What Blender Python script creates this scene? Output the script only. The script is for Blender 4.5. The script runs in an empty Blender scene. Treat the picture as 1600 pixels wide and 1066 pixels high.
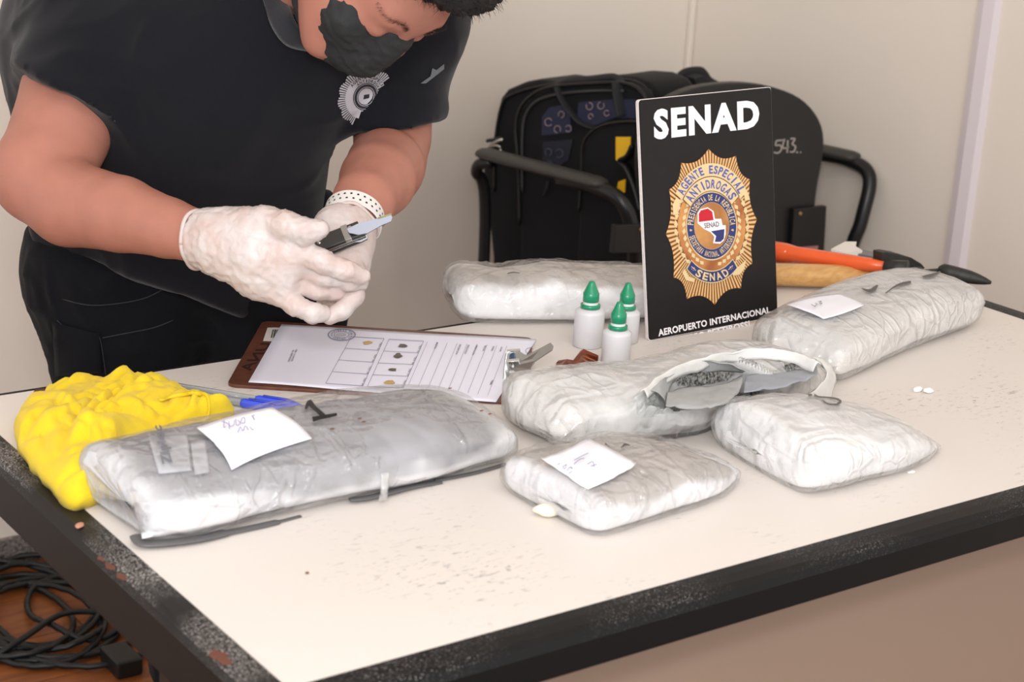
import bpy, bmesh, math, random
import numpy as np
from mathutils import Vector, Matrix
from mathutils.bvhtree import BVHTree
random.seed(7); RS = np.random.RandomState(11)
SC = bpy.context.scene; COL = SC.collection
# ---------------- camera ----------------
FPX, CX, CY = 2760.0, 800.0, 533.0
RM = np.array([[0.81136, 0.13165, -0.56952], [-0.58185, 0.27532, -0.76528], [0.05605, 0.95229, 0.29999]])
CAM = np.array([0.0, 0.0, 1.37])
cd = bpy.data.cameras.new('camera'); cam = bpy.data.objects.new('camera', cd); COL.objects.link(cam)
m4 = Matrix([list(RM[i]) + [CAM[i]] for i in range(3)] + [[0, 0, 0, 1]]); cam.matrix_world = m4
cd.sensor_fit = 'HORIZONTAL'; cd.sensor_width = 36; cd.lens = 36 * FPX / 1600
cd.clip_start = 0.05; cd.clip_end = 60
cd.dof.use_dof = True; cd.dof.focus_distance = 1.95; cd.dof.aperture_fstop = 9.0
SC.camera = cam
# ---------------- light ----------------
SC.view_settings.view_transform = 'Standard'; SC.view_settings.look = 'None'
SC.view_settings.gamma = 1; SC.view_settings.use_curve_mapping = False
SC.view_settings.exposure = 0.0
w = bpy.data.worlds.new('room_light'); SC.world = w; w.use_nodes = True
w.node_tree.nodes['Background'].inputs[0].default_value = (0.97, 0.975, 1.0, 1)
w.node_tree.nodes['Background'].inputs[1].default_value = 1.25
def area(name, loc, target, sx, sy, power, col):
    l = bpy.data.lights.new(name, 'AREA'); l.shape = 'RECTANGLE'; l.size = sx; l.size_y = sy; l.energy = power; l.color = col
    o = bpy.data.objects.new(name, l); COL.objects.link(o); o.location = loc
    o.rotation_euler = (Vector(target) - Vector(loc)).to_track_quat('-Z', 'Y').to_euler(); return o
area('ceiling_bounce', (0.75, 0.55, 2.62), (1.05, 1.25, 0.75), 1.7, 1.5, 16, (1.0, 0.985, 0.97))
area('wall_bounce', (-0.9, -1.1, 2.0), (1.6, 2.4, 0.9), 2.4, 1.8, 43, (1.0, 0.98, 0.955))
area('camera_flash', (-0.05, 0.02, 1.62), (1.2, 1.5, 0.75), 0.20, 0.13, 12.0, (1.0, 0.98, 0.97))

# ---------------- pixel rays, used to find real positions on real planes ----------------
def ray(x, y):
    return RM @ np.array([(x - CX), -(y - CY), -FPX]) / FPX
def PZ(x, y, z=0.75):
    d = ray(x, y); return d * ((z - CAM[2]) / d[2]) + CAM
def PD(x, y, d):
    return ray(x, y) * d + CAM
def toworld(v):     # a direction given in camera axes (right, up, towards the camera)
    return RM @ np.array(v, float)

# ---------------- materials ----------------
def lin(c):
    return tuple((v / 12.92 if v <= 0.04045 else ((v + 0.055) / 1.055) ** 2.4) for v in [x / 255 for x in c])
MATS = {}
def mat(name, rgb=(200, 200, 200), rough=0.6, metal=0.0, spec=0.5, var=0.0, vscale=6.0, bump=0.0, bscale=40.0,
        attr=False, coat=0.0, sheen=0.0, sss=0.0, rgb2=None, stretch=(1, 1, 1), trans=0.0, ior=1.45, alpha=1.0):
    if name in MATS: return MATS[name]
    m = bpy.data.materials.new(name); m.use_nodes = True; MATS[name] = m
    nt = m.node_tree; N = nt.nodes; L = nt.links; b = N['Principled BSDF']
    c = lin(rgb); b.inputs['Base Color'].default_value = (*c, 1)
    b.inputs['Roughness'].default_value = rough; b.inputs['Metallic'].default_value = metal
    b.inputs['Specular IOR Level'].default_value = spec; b.inputs['IOR'].default_value = ior
    b.inputs['Coat Weight'].default_value = coat; b.inputs['Coat Roughness'].default_value = 0.15
    b.inputs['Sheen Weight'].default_value = sheen; b.inputs['Transmission Weight'].default_value = trans
    b.inputs['Alpha'].default_value = alpha
    if sss: b.inputs['Subsurface Weight'].default_value = sss; b.inputs['Subsurface Radius'].default_value = (0.9, 0.35, 0.2); b.inputs['Subsurface Scale'].default_value = 0.006
    tc = N.new('ShaderNodeTexCoord'); mp = N.new('ShaderNodeMapping'); mp.inputs['Scale'].default_value = stretch
    L.new(tc.outputs['Object'], mp.inputs['Vector'])
    src = None
    if attr:
        a = N.new('ShaderNodeAttribute'); a.attribute_name = 'Col'; src = a.outputs['Color']
    if var or rgb2:
        n = N.new('ShaderNodeTexNoise'); n.inputs['Scale'].default_value = vscale; n.inputs['Detail'].default_value = 6
        L.new(mp.outputs['Vector'], n.inputs['Vector'])
        mx = N.new('ShaderNodeMix'); mx.data_type = 'RGBA'
        r = N.new('ShaderNodeMapRange'); r.inputs['From Min'].default_value = 0.35; r.inputs['From Max'].default_value = 0.65
        L.new(n.outputs['Fac'], r.inputs['Value']); L.new(r.outputs['Result'], mx.inputs['Factor'])
        if rgb2: mx.inputs['A'].default_value = (*c, 1); mx.inputs['B'].default_value = (*lin(rgb2), 1)
        else:
            mx.blend_type = 'MULTIPLY'
            if src: L.new(src, mx.inputs['A'])
            else: mx.inputs['A'].default_value = (*c, 1)
            mx.inputs['B'].default_value = (1 - var, 1 - var, 1 - var, 1)
        src = mx.outputs['Result']
    if src: L.new(src, b.inputs['Base Color'])
    if bump:
        n2 = N.new('ShaderNodeTexNoise'); n2.inputs['Scale'].default_value = bscale; n2.inputs['Detail'].default_value = 4
        L.new(mp.outputs['Vector'], n2.inputs['Vector'])
        bp = N.new('ShaderNodeBump'); bp.inputs['Strength'].default_value = bump; bp.inputs['Distance'].default_value = 0.004
        L.new(n2.outputs['Fac'], bp.inputs['Height']); L.new(bp.outputs['Normal'], b.inputs['Normal'])
    return m
def film(name, opac=0.10, tint=(246, 247, 250), rough=0.13, bscale=44, bump=1.0):
    """thin wrap: mostly clear, a little milky, with a sharp gloss broken up by fine wrinkles"""
    if name in MATS: return MATS[name]
    m = bpy.data.materials.new(name); m.use_nodes = True; MATS[name] = m
    nt = m.node_tree; N = nt.nodes; L = nt.links; N.remove(N['Principled BSDF']); out = N['Material Output']
    tc = N.new('ShaderNodeTexCoord')
    df = N.new('ShaderNodeBsdfDiffuse'); df.inputs['Color'].default_value = (*lin(tint), 1)
    tl = N.new('ShaderNodeBsdfTranslucent'); tl.inputs['Color'].default_value = (*lin(tint), 1)
    d2 = N.new('ShaderNodeMixShader'); d2.inputs[0].default_value = 0.35; L.new(df.outputs[0], d2.inputs[1]); L.new(tl.outputs[0], d2.inputs[2])
    tr = N.new('ShaderNodeBsdfTransparent'); gl = N.new('ShaderNodeBsdfGlossy'); gl.inputs['Roughness'].default_value = rough
    def nz(scale, det, dist, st=(1, 1, 1)):
        mp = N.new('ShaderNodeMapping'); mp.inputs['Scale'].default_value = st; L.new(tc.outputs['Object'], mp.inputs[0])
        n = N.new('ShaderNodeTexNoise'); n.inputs['Scale'].default_value = scale; n.inputs['Detail'].default_value = det; n.inputs['Distortion'].default_value = dist; L.new(mp.outputs[0], n.inputs[0]); return n.outputs['Fac']
    def mth(op, a_, b_=None, clamp=False):
        q = N.new('ShaderNodeMath'); q.operation = op; q.use_clamp = clamp
        for k, v in enumerate((a_, b_)):
            if v is None: continue
            if isinstance(v, (int, float)): q.inputs[k].default_value = v
            else: L.new(v, q.inputs[k])
        return q.outputs[0]
    ridge = lambda o_: mth('POWER', mth('ABSOLUTE', mth('SUBTRACT', o_, 0.5)), 0.5)
    h = mth('ADD', mth('MULTIPLY', nz(bscale * .5, .6, 2.2, (.6, 1.4, 1)), 1.6), mth('MULTIPLY', nz(bscale * 1.5, .5, 1.6), .30))
    def creases(scale, width, wgt, seed):
        mp = N.new('ShaderNodeMapping'); mp.inputs['Location'].default_value = (seed, seed * .7, 0); mp.inputs['Rotation'].default_value = (0, 0, seed); mp.inputs['Scale'].default_value = (1.0, .45, .8); L.new(tc.outputs['Object'], mp.inputs[0])
        nn = N.new('ShaderNodeTexNoise'); nn.inputs['Scale'].default_value = scale * .5; L.new(mp.outputs[0], nn.inputs[0])
        va = N.new('ShaderNodeVectorMath'); va.operation = 'MULTIPLY_ADD'; va.inputs[1].default_value = (.5 / scale * 2,) * 3; L.new(nn.outputs['Color'], va.inputs[0]); L.new(mp.outputs[0], va.inputs[2])
        v = N.new('ShaderNodeTexVoronoi'); v.feature = 'DISTANCE_TO_EDGE'; v.inputs['Scale'].default_value = scale; L.new(va.outputs[0], v.inputs['Vector'])
        r_ = N.new('ShaderNodeMapRange'); r_.interpolation_type = 'SMOOTHSTEP'; r_.inputs[1].default_value = 0; r_.inputs[2].default_value = width; r_.inputs[3].default_value = 1; r_.inputs[4].default_value = 0; L.new(v.outputs['Distance'], r_.inputs[0])
        k = mth('MULTIPLY', mth('SUBTRACT', nz(9 + seed, 2, .5), .42, True), 5.0, True)
        return mth('MULTIPLY', mth('MULTIPLY', r_.outputs[0], k), wgt)
    h = mth('ADD', h, mth('ADD', creases(22, .10, .62, 1.3), creases(46, .11, .34, 2.9)))
    bp = N.new('ShaderNodeBump'); bp.inputs['Strength'].default_value = bump; bp.inputs['Distance'].default_value = 0.0060; L.new(h, bp.inputs['Height'])
    for s_ in (gl, df): L.new(bp.outputs['Normal'], s_.inputs['Normal'])
    r = N.new('ShaderNodeMapRange'); r.inputs[1].default_value = 0.3; r.inputs[2].default_value = 0.72; r.inputs[3].default_value = opac * 0.5; r.inputs[4].default_value = opac * 1.8
    L.new(nz(13, 5, .4), r.inputs[0]); m1 = N.new('ShaderNodeMixShader'); L.new(r.outputs[0], m1.inputs[0]); L.new(tr.outputs[0], m1.inputs[1]); L.new(d2.outputs[0], m1.inputs[2])
    fr = N.new('ShaderNodeFresnel'); fr.inputs['IOR'].default_value = 1.42; L.new(bp.outputs['Normal'], fr.inputs['Normal'])
    f2 = mth('MINIMUM', mth('MULTIPLY', fr.outputs[0], 2.0), 0.24)
    m2 = N.new('ShaderNodeMixShader'); L.new(f2, m2.inputs[0]); L.new(m1.outputs[0], m2.inputs[1]); L.new(gl.outputs[0], m2.inputs[2]); L.new(m2.outputs[0], out.inputs['Surface'])
    return m

# ---------------- objects ----------------
def mesh_obj(name, V, F, m=None, parent=None, smooth=True, color=None, fmat=None):
    me = bpy.data.meshes.new(name); me.from_pydata([tuple(map(float, v)) for v in V], [], [tuple(map(int, f)) for f in F]); me.update()
    if smooth: me.polygons.foreach_set('use_smooth', [True] * len(me.polygons))
    if m:
        for mm in (m if isinstance(m, (list, tuple)) else [m]): me.materials.append(mm)
    if fmat is not None: me.polygons.foreach_set('material_index', list(map(int, fmat)))
    if color is not None:
        a = me.color_attributes.new('Col', 'FLOAT_COLOR', 'POINT')
        a.data.foreach_set('color', np.concatenate([np.asarray(color, float), np.ones((len(V), 1))], 1).ravel())
    o = bpy.data.objects.new(name, me); COL.objects.link(o)
    if parent is not None: o.parent = parent; o.matrix_parent_inverse = parent.matrix_world.inverted()
    return o
def empty(name, loc, label=None, cat=None, group=None):
    o = bpy.data.objects.new(name, None); COL.objects.link(o); o.location = loc; o.empty_display_size = 0.05
    o.matrix_world = Matrix.Translation(Vector(loc)); tag(o, label, cat, group); return o
def tag(o, label=None, cat=None, group=None, kind=None):
    if label: o['label'] = label
    if cat: o['category'] = cat
    if group: o['group'] = group
    if kind: o['kind'] = kind
    return o
def bm_obj(name, bm, m, parent=None, smooth=False, M=None):
    if M is not None: bm.transform(M)
    me = bpy.data.meshes.new(name); bm.normal_update(); bm.to_mesh(me); bm.free()
    for mm in (m if isinstance(m, (list, tuple)) else [m]): me.materials.append(mm)
    if smooth: me.polygons.foreach_set('use_smooth', [True] * len(me.polygons))
    o = bpy.data.objects.new(name, me); COL.objects.link(o)
    if parent is not None: o.parent = parent; o.matrix_parent_inverse = parent.matrix_world.inverted()
    return o
def box_bm(lo, hi, bev=0.0, seg=2):
    bm = bmesh.new(); bmesh.ops.create_cube(bm, size=1)
    for v in bm.verts:
        for i in range(3): v.co[i] = lo[i] + (v.co[i] + 0.5) * (hi[i] - lo[i])
    if bev: bmesh.ops.bevel(bm, geom=bm.edges[:], offset=bev, segments=seg, profile=0.6, affect='EDGES')
    return bm
def box(name, lo, hi, m, parent=None, bev=0.0, seg=2, M=None):
    return bm_obj(name, box_bm(lo, hi, bev, seg), m, parent, smooth=False, M=M)
def prism(name, poly, z0, z1, m, parent=None, M=None, bev=0.0):
    bm = bmesh.new(); vs = [bm.verts.new((p[0], p[1], z0)) for p in poly]; f = bm.faces.new(vs)
    r = bmesh.ops.extrude_face_region(bm, geom=[f]); bmesh.ops.translate(bm, verts=[v for v in r['geom'] if isinstance(v, bmesh.types.BMVert)], vec=(0, 0, z1 - z0))
    bmesh.ops.recalc_face_normals(bm, faces=bm.faces[:])
    if bev: bmesh.ops.bevel(bm, geom=bm.edges[:], offset=bev, segments=2, profile=0.6, affect='EDGES')
    return bm_obj(name, bm, m, parent, M=M)
def crv(pts, n=10, closed=False):
    P = [np.array(p, float) for p in pts]; out = []
    N_ = len(P); rng = range(N_ if closed else N_ - 1)
    for i in rng:
        g = (lambda k: P[k % N_]) if closed else (lambda k: P[min(max(k, 0), N_ - 1)])
        a, b, c, d = g(i - 1), g(i), g(i + 1), g(i + 2)
        for t in np.linspace(0, 1, n, endpoint=False):
            out.append(0.5 * (2 * b + (c - a) * t + (2 * a - 5 * b + 4 * c - d) * t * t + (3 * b - a - 3 * c + d) * t ** 3))
    if not closed: out.append(P[-1])
    return np.array(out)
def tube_geo(path, rad, seg=8, flat=None, cap=True):
    P = np.array(path, float); n = len(P); R = np.full(n, rad) if np.isscalar(rad) else np.array(rad, float)
    T = np.gradient(P, axis=0); T /= (np.linalg.norm(T, axis=1)[:, None] + 1e-12)
    up = np.array([0, 0, 1.0]) if abs(T[0][2]) < 0.9 else np.array([0, 1.0, 0])
    V = []; F = []; u = np.cross(T[0], up); u /= np.linalg.norm(u)
    for i in range(n):
        u = u - T[i] * np.dot(u, T[i]); u /= np.linalg.norm(u) + 1e-12; v = np.cross(T[i], u)
        for k in range(seg):
            a = 2 * math.pi * k / seg; fl = flat or (1, 1)
            V.append(P[i] + R[i] * (math.cos(a) * u * fl[0] + math.sin(a) * v * fl[1]))
    for i in range(n - 1):
        for k in range(seg):
            a = i * seg + k; b = i * seg + (k + 1) % seg; F.append((a, b, b + seg, a + seg))
    if cap: F.append(tuple(range(seg))[::-1]); F.append(tuple((n - 1) * seg + k for k in range(seg)))
    return V, F
def tube(name, path, rad, m, parent=None, seg=8, flat=None):
    V, F = tube_geo(path, rad, seg, flat); return mesh_obj(name, V, F, m, parent)
def lathe(name, prof, m, parent=None, seg=40, M=None, ox=0, oy=0):
    V = []; F = []
    for (r, z) in prof:
        for k in range(seg):
            a = 2 * math.pi * k / seg; V.append((ox + r * math.cos(a), oy + r * math.sin(a), z))
    for i in range(len(prof) - 1):
        for k in range(seg):
            a = i * seg + k; b = i * seg + (k + 1) % seg; F.append((a, b, b + seg, a + seg))
    F.append(tuple(range(seg))[::-1]); F.append(tuple((len(prof) - 1) * seg + k for k in range(seg)))
    if M is not None: V = [M @ Vector(v) for v in V]
    return mesh_obj(name, V, F, m, parent)
# noise -------------------------------------------------
def _h(ix, iy, iz, s):
    n = (ix * 374761393 + iy * 668265263 + iz * 2147483647 + s * 1274126177).astype(np.int64)
    n = (n ^ (n >> 13)) * 1274126177; n = n & 0x7fffffff; n = (n ^ (n >> 16)) & 0xffff
    return n / 32768.0 - 1.0
def noise(P, scale=1.0, seed=0):
    Q = np.asarray(P, float) * scale + 100.0; I = np.floor(Q).astype(np.int64); f = Q - I; f = f * f * f * (f * (f * 6 - 15) + 10)
    r = 0
    for dx in (0, 1):
        wx = f[:, 0] if dx else 1 - f[:, 0]
        for dy in (0, 1):
            wy = f[:, 1] if dy else 1 - f[:, 1]
            for dz in (0, 1):
                wz = f[:, 2] if dz else 1 - f[:, 2]
                r = r + wx * wy * wz * _h(I[:, 0] + dx, I[:, 1] + dy, I[:, 2] + dz, seed)
    return r
def fbm(P, scale, seed=0, o=3):
    return sum(noise(P, scale * 2 ** i, seed + i) / 2 ** i for i in range(o))
def crease(P, scale, seed=0):
    wv = np.stack([noise(P, scale * 0.7, seed + 5 + i) for i in range(3)], 1) * 0.5 / scale
    return 1 - 2.2 * np.abs(noise(np.asarray(P) + wv, scale, seed)) ** 0.85
# surface nets ------------------------------------------
def nets(F, o, h):
    ins = F < 0; nx, ny, nz = F.shape
    c = [(i, j, k) for i in (0, 1) for j in (0, 1) for k in (0, 1)]
    S = lambda A, t: A[t[0]:nx - 1 + t[0], t[1]:ny - 1 + t[1], t[2]:nz - 1 + t[2]]
    cnt = sum(S(ins, t).astype(np.int8) for t in c); act = (cnt > 0) & (cnt < 8)
    idx = -np.ones(act.shape, np.int64); A = np.argwhere(act); idx[act] = np.arange(len(A))
    acc = np.zeros((len(A), 3)); num = np.zeros(len(A))
    for a in range(8):
        for b in range(a + 1, 8):
            ta, tb = c[a], c[b]
            if sum(x != y for x, y in zip(ta, tb)) != 1: continue
            fa = S(F, ta)[act]; fb = S(F, tb)[act]; m_ = (fa < 0) != (fb < 0)
            t = np.where(m_, fa / np.where(m_, fa - fb, 1), 0)
            pa = np.array(ta, float); pb = np.array(tb, float)
            acc += m_[:, None] * (pa + t[:, None] * (pb - pa)); num += m_
    V = (A + acc / num[:, None]) * h + o
    Q = []
    for ax in range(3):
        sl0 = [slice(1, n - 1) for n in F.shape]; sl1 = list(sl0); sl0[ax] = slice(0, F.shape[ax] - 1); sl1[ax] = slice(1, F.shape[ax])
        a_ = ins[tuple(sl0)]; b_ = ins[tuple(sl1)]; e = np.argwhere(a_ != b_)
        sg = a_[a_ != b_]
        off = np.ones(3, int); off[ax] = 0; e = e + off
        o1, o2 = [(1, 2), (2, 0), (0, 1)][ax]
        d1 = np.zeros(3, int); d1[o1] = 1; d2 = np.zeros(3, int); d2[o2] = 1
        g = lambda q: idx[q[:, 0], q[:, 1], q[:, 2]]
        q = np.stack([g(e - d1 - d2), g(e - d2), g(e), g(e - d1)], 1)
        q[~sg] = q[~sg][:, ::-1]; Q.append(q)
    return V, np.concatenate(Q)
class SDF:
    """prims: ('c', p0, p1, r0, r1) tapered limb; ('e', centre, radii, 3x3 axes rows) ellipsoid"""
    def __init__(s, h): s.h = h; s.pr = []; s.subs = []
    def group(s, other, planes, k=.03): s.subs.append((other, planes, k)); return s
    def c(s, p0, p1, r0, r1=None, k=0.01): s.pr.append(('c', np.array(p0, float), np.array(p1, float), r0, r1 if r1 is not None else r0, k)); return s
    def chain(s, pts, k=0.01):
        for a, b in zip(pts[:-1], pts[1:]): s.c(a[0], b[0], a[1], b[1], k)
        return s
    def e(s, c, r, ax=None, k=0.02): s.pr.append(('e', np.array(c, float), np.array(r, float), np.eye(3) if ax is None else np.array(ax, float), None, k)); return s
    def sub(s, c, r, ax=None, k=0.01): s.pr.append(('s', np.array(c, float), np.array(r, float), np.eye(3) if ax is None else np.array(ax, float), None, k)); return s
    def val(s, p, P):
        if p[0] == 'c':
            _, a, b, r0, r1, k = p; ab = b - a; t = np.clip(((P - a) @ ab) / (ab @ ab), 0, 1)
            return np.linalg.norm(P - a - t[..., None] * ab, axis=-1) - (r0 + (r1 - r0) * t)
        _, c_, r, ax, _, k = p; q = (P - c_) @ ax.T
        k0 = np.linalg.norm(q / r, axis=-1); k1 = np.linalg.norm(q / (r * r), axis=-1) + 1e-9
        return k0 * (k0 - 1) / k1
    def field(s, lo, n, h0):
        F = np.full(n, 0.2, np.float32)
        for p in s.pr:
            if p[0] == 'c': R = max(p[3], p[4]); l = np.minimum(p[1], p[2]) - R; h_ = np.maximum(p[1], p[2]) + R
            else: R = max(p[2]); l = p[1] - R; h_ = p[1] + R
            k = p[5]; mg = k + 3 * s.h
            i0 = np.maximum(((l - mg - lo) / s.h).astype(int), 0); i1 = np.minimum(((h_ + mg - lo) / s.h).astype(int) + 2, n)
            if (i1 <= i0).any(): continue
            g = np.stack(np.meshgrid(*[lo[a] + np.arange(i0[a], i1[a]) * s.h for a in range(3)], indexing='ij'), -1)
            v = s.val(p, g); sl = tuple(slice(i0[a], i1[a]) for a in range(3)); A = F[sl]
            if p[0] == 's':
                v = -v; hh = np.clip(0.5 - 0.5 * (A - v) / k, 0, 1); F[sl] = A * (1 - hh) + v * hh + k * hh * (1 - hh)
            else:
                hh = np.clip(0.5 + 0.5 * (A - v) / k, 0, 1); F[sl] = A * (1 - hh) + v * hh - k * hh * (1 - hh)
        return F
    def build(s, planes=(), disp=None):
        lo = np.full(3, 9.); hi = np.full(3, -9.); bb = []
        for p in s.pr:
            if p[0] == 'c': R = max(p[3], p[4]); l = np.minimum(p[1], p[2]) - R; h_ = np.maximum(p[1], p[2]) + R
            else: R = max(p[2]); l = p[1] - R; h_ = p[1] + R
            bb.append((l, h_)); 
            if p[0] != 's': lo = np.minimum(lo, l); hi = np.maximum(hi, h_)
        for other, _, _ in s.subs:
            for p in other.pr: R = max(p[3], p[4]); lo = np.minimum(lo, np.minimum(p[1], p[2]) - R); hi = np.maximum(hi, np.maximum(p[1], p[2]) + R)
        lo -= 3 * s.h; hi += 3 * s.h; n = np.ceil((hi - lo) / s.h).astype(int) + 1
        for other, _, _ in s.subs: pass
        F = s.field(lo, n, s.h)
        for other, pls, kk in s.subs:
            G_ = other.field(lo, n, s.h); g = np.stack(np.meshgrid(*[lo[a] + np.arange(n[a]) * s.h for a in range(3)], indexing='ij'), -1)
            for pt, nr in pls: nr = np.array(nr, float); nr /= np.linalg.norm(nr); G_ = np.maximum(G_, (g - np.array(pt)) @ nr)
            hh = np.clip(0.5 + 0.5 * (F - G_) / kk, 0, 1); F = F * (1 - hh) + G_ * hh - kk * hh * (1 - hh)
        if planes:
            g = np.stack(np.meshgrid(*[lo[a] + np.arange(n[a]) * s.h for a in range(3)], indexing='ij'), -1)
            for (pt, nr, *lim) in planes:   # keeps the side opposite to nr; lim = (centre, radius) restricts it
                nr = np.array(nr, float); nr /= np.linalg.norm(nr); d = (g - np.array(pt)) @ nr
                if lim: far = np.linalg.norm(g - np.array(lim[0][0]), axis=-1) - lim[0][1]; d = np.where(far < 0, d, -1.0)
                F = np.maximum(F, d)
        V, Q = nets(F, lo, s.h)
        return V, Q
def smooth_mesh(V, Q, it=2, lam=0.5):
    n = len(V); E = np.concatenate([Q[:, [0, 1]], Q[:, [1, 2]], Q[:, [2, 3]], Q[:, [3, 0]]]); E = np.concatenate([E, E[:, ::-1]])
    deg = np.bincount(E[:, 0], minlength=n)[:, None]
    for _ in range(it):
        s = np.stack([np.bincount(E[:, 0], weights=V[E[:, 1], a], minlength=n) for a in range(3)], 1)
        V = V + lam * (s / np.maximum(deg, 1) - V)
    return V
def normals(V, Q):
    V = np.asarray(V); Q = np.asarray(Q); nn = np.cross(V[Q[:, 2]] - V[Q[:, 0]], V[Q[:, 3]] - V[Q[:, 1]]); N_ = np.zeros_like(V)
    for a in range(3):
        for c_ in range(4): N_[:, a] += np.bincount(Q[:, c_], weights=nn[:, a], minlength=len(V))
    return N_ / (np.linalg.norm(N_, axis=1)[:, None] + 1e-12)
# flat print and paper laid on a real surface ------------
def bvh_of(*objs):
    V = []; F = []
    for o in objs:
        b = len(V); V += [o.matrix_world @ v.co for v in o.data.vertices]; F += [[b + i for i in p.vertices] for p in o.data.polygons]
    return BVHTree.FromPolygons(V, F)
def drop(bv, x, y, off=0.0006, fb=None):
    d = Vector(ray(x, y)).normalized(); h = bv.ray_cast(Vector(CAM), d)
    if h[0] is None: return None
    n = h[1] if h[1].dot(d) < 0 else -h[1]
    return h[0] + n * off if fb is None else h[0] - d * off
def bilerp(q, u, v):
    q = np.array(q, float); return (1 - u) * (1 - v) * q[0] + u * (1 - v) * q[1] + u * v * q[2] + (1 - u) * v * q[3]
def sheet(name, quad, bv, m, parent, n=14, off=0.0015, curl=0.0, cutout=None, bow=(0, 0, 0, 0)):
    """a paper on the surface bv; quad = its corners (bl, br, tr, tl) as seen"""
    V = []; F = []; ok = {}
    for j in range(n + 1):
        for i in range(n + 1):
            u, v = i / n, j / n; p = bilerp(quad, u, v)
            p = p + np.array([0, 1.0]) * (bow[0] * math.sin(math.pi * u) * (1 - v) + bow[2] * math.sin(math.pi * u) * v) + np.array([1.0, 0]) * (bow[1] * math.sin(math.pi * v) * u + bow[3] * math.sin(math.pi * v) * (1 - u))
            h = drop(bv, p[0], p[1], off)
            if h is None: h = Vector(PZ(p[0], p[1], 0.76))
            V.append(np.array(h))
    V = np.array(V)
    G = V.reshape(n + 1, n + 1, 3)
    for _ in range(3):                      # paper is stiffer than what it lies on
        G2 = G.copy(); G2[1:-1, 1:-1] = (G[:-2, 1:-1] + G[2:, 1:-1] + G[1:-1, :-2] + G[1:-1, 2:]) / 4 ; G = np.where(G2[..., 2:] > G[..., 2:], G2, G * .6 + G2 * .4)
    V = G.reshape(-1, 3)
    for j in range(n):
        for i in range(n): a = j * (n + 1) + i; F.append((a, a + 1, a + n + 2, a + n + 1))
    o = mesh_obj(name, V, F, m, parent); sd = o.modifiers.new('thickness', 'SOLIDIFY'); sd.thickness = 0.0003; return o
def stroke(name, pts, width, bv, m, parent, off=0.0012, closed=False, joined=None):
    """pen or marker line (pts in the photo's frame) laid on the surface bv"""
    V, F = joined if joined else ([], [])
    P = crv([(p[0], p[1], 0) for p in pts], 5, closed)[:, :2] if len(pts) > 2 else np.array([np.array(pts[0]) * (1 - t) + np.array(pts[1]) * t for t in np.linspace(0, 1, 8)])
    T = np.gradient(P, axis=0); T /= np.linalg.norm(T, axis=1)[:, None] + 1e-9; N_ = np.stack([-T[:, 1], T[:, 0]], 1)
    W = np.full(len(P), width) if np.isscalar(width) else np.interp(np.linspace(0, 1, len(P)), np.linspace(0, 1, len(width)), width)
    b = len(V); row = []
    for p, n_, w_ in zip(P, N_, W):
        a = drop(bv, *(p + n_ * w_ / 2), off); c_ = drop(bv, *(p - n_ * w_ / 2), off)
        if a is None or c_ is None: row.append(None); continue
        V.append(a); V.append(c_); row.append(len(V) - 2)
    for r0, r1 in zip(row[:-1], row[1:]):
        if r0 is not None and r1 is not None: F.append((r0, r0 + 1, r1 + 1, r1))
    if joined: return
    return mesh_obj(name, V, F, m, parent, smooth=False)
_tx = {}
def text2d(s, bold=0.0, sp=1.0):
    key = (s, bold, sp)
    if key in _tx: return _tx[key]
    c = bpy.data.curves.new('t', 'FONT'); c.body = s; c.size = 1; c.offset = bold; c.space_character = sp; c.resolution_u = 3
    o = bpy.data.objects.new('t', c); COL.objects.link(o); dg = bpy.context.evaluated_depsgraph_get(); me = bpy.data.meshes.new_from_object(o.evaluated_get(dg))
    V = np.array([v.co[:2] for v in me.vertices]) if len(me.vertices) else np.zeros((0, 2)); F = [tuple(p.vertices) for p in me.polygons]
    COL.objects.unlink(o); bpy.data.objects.remove(o); bpy.data.curves.remove(c); bpy.data.meshes.remove(me)
    _tx[key] = (V, F); return V, F
def text_quad(s, quad, bold=0.02, sp=1.06):
    """text vertices fitted to the quad bl, br, tr, tl; returns 2D verts and faces"""
    V, F = text2d(s, bold, sp)
    lo = V.min(0); hi = V.max(0); U = (V - lo) / (hi - lo)
    return np.array([bilerp(quad, u, v) for u, v in U]), F
# ---------------- the room ----------------
YW, XW = 2.818, 2.52
paint = mat('cream_paint', (236, 227, 216), 0.75, var=0.02, vscale=3, bump=0.05, bscale=180)
wood = mat('brown_wood_floor', (150, 88, 44), 0.45, rgb2=(120, 66, 32), vscale=7, stretch=(1.0, 9, 1), bump=0.05)
def struct(o): o['kind'] = 'structure'; return o
struct(box('wall_back', (-2.2, YW, 0), (XW + 0.1, YW + 0.1, 2.7), paint))
struct(box('wall_right', (XW, -1.5, 0), (XW + 0.1, YW, 2.7), paint))
struct(box('ceiling', (-2.2, -1.5, 2.7), (XW + 0.1, YW + 0.1, 2.8), mat('ceiling_white', (236, 232, 225), 0.8)))
fl = struct(box('floor', (-2.2, -1.5, -0.06), (XW + 0.1, YW + 0.1, -0.008), mat('floor_joint_dark', (60, 36, 20), 0.7)))
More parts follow.
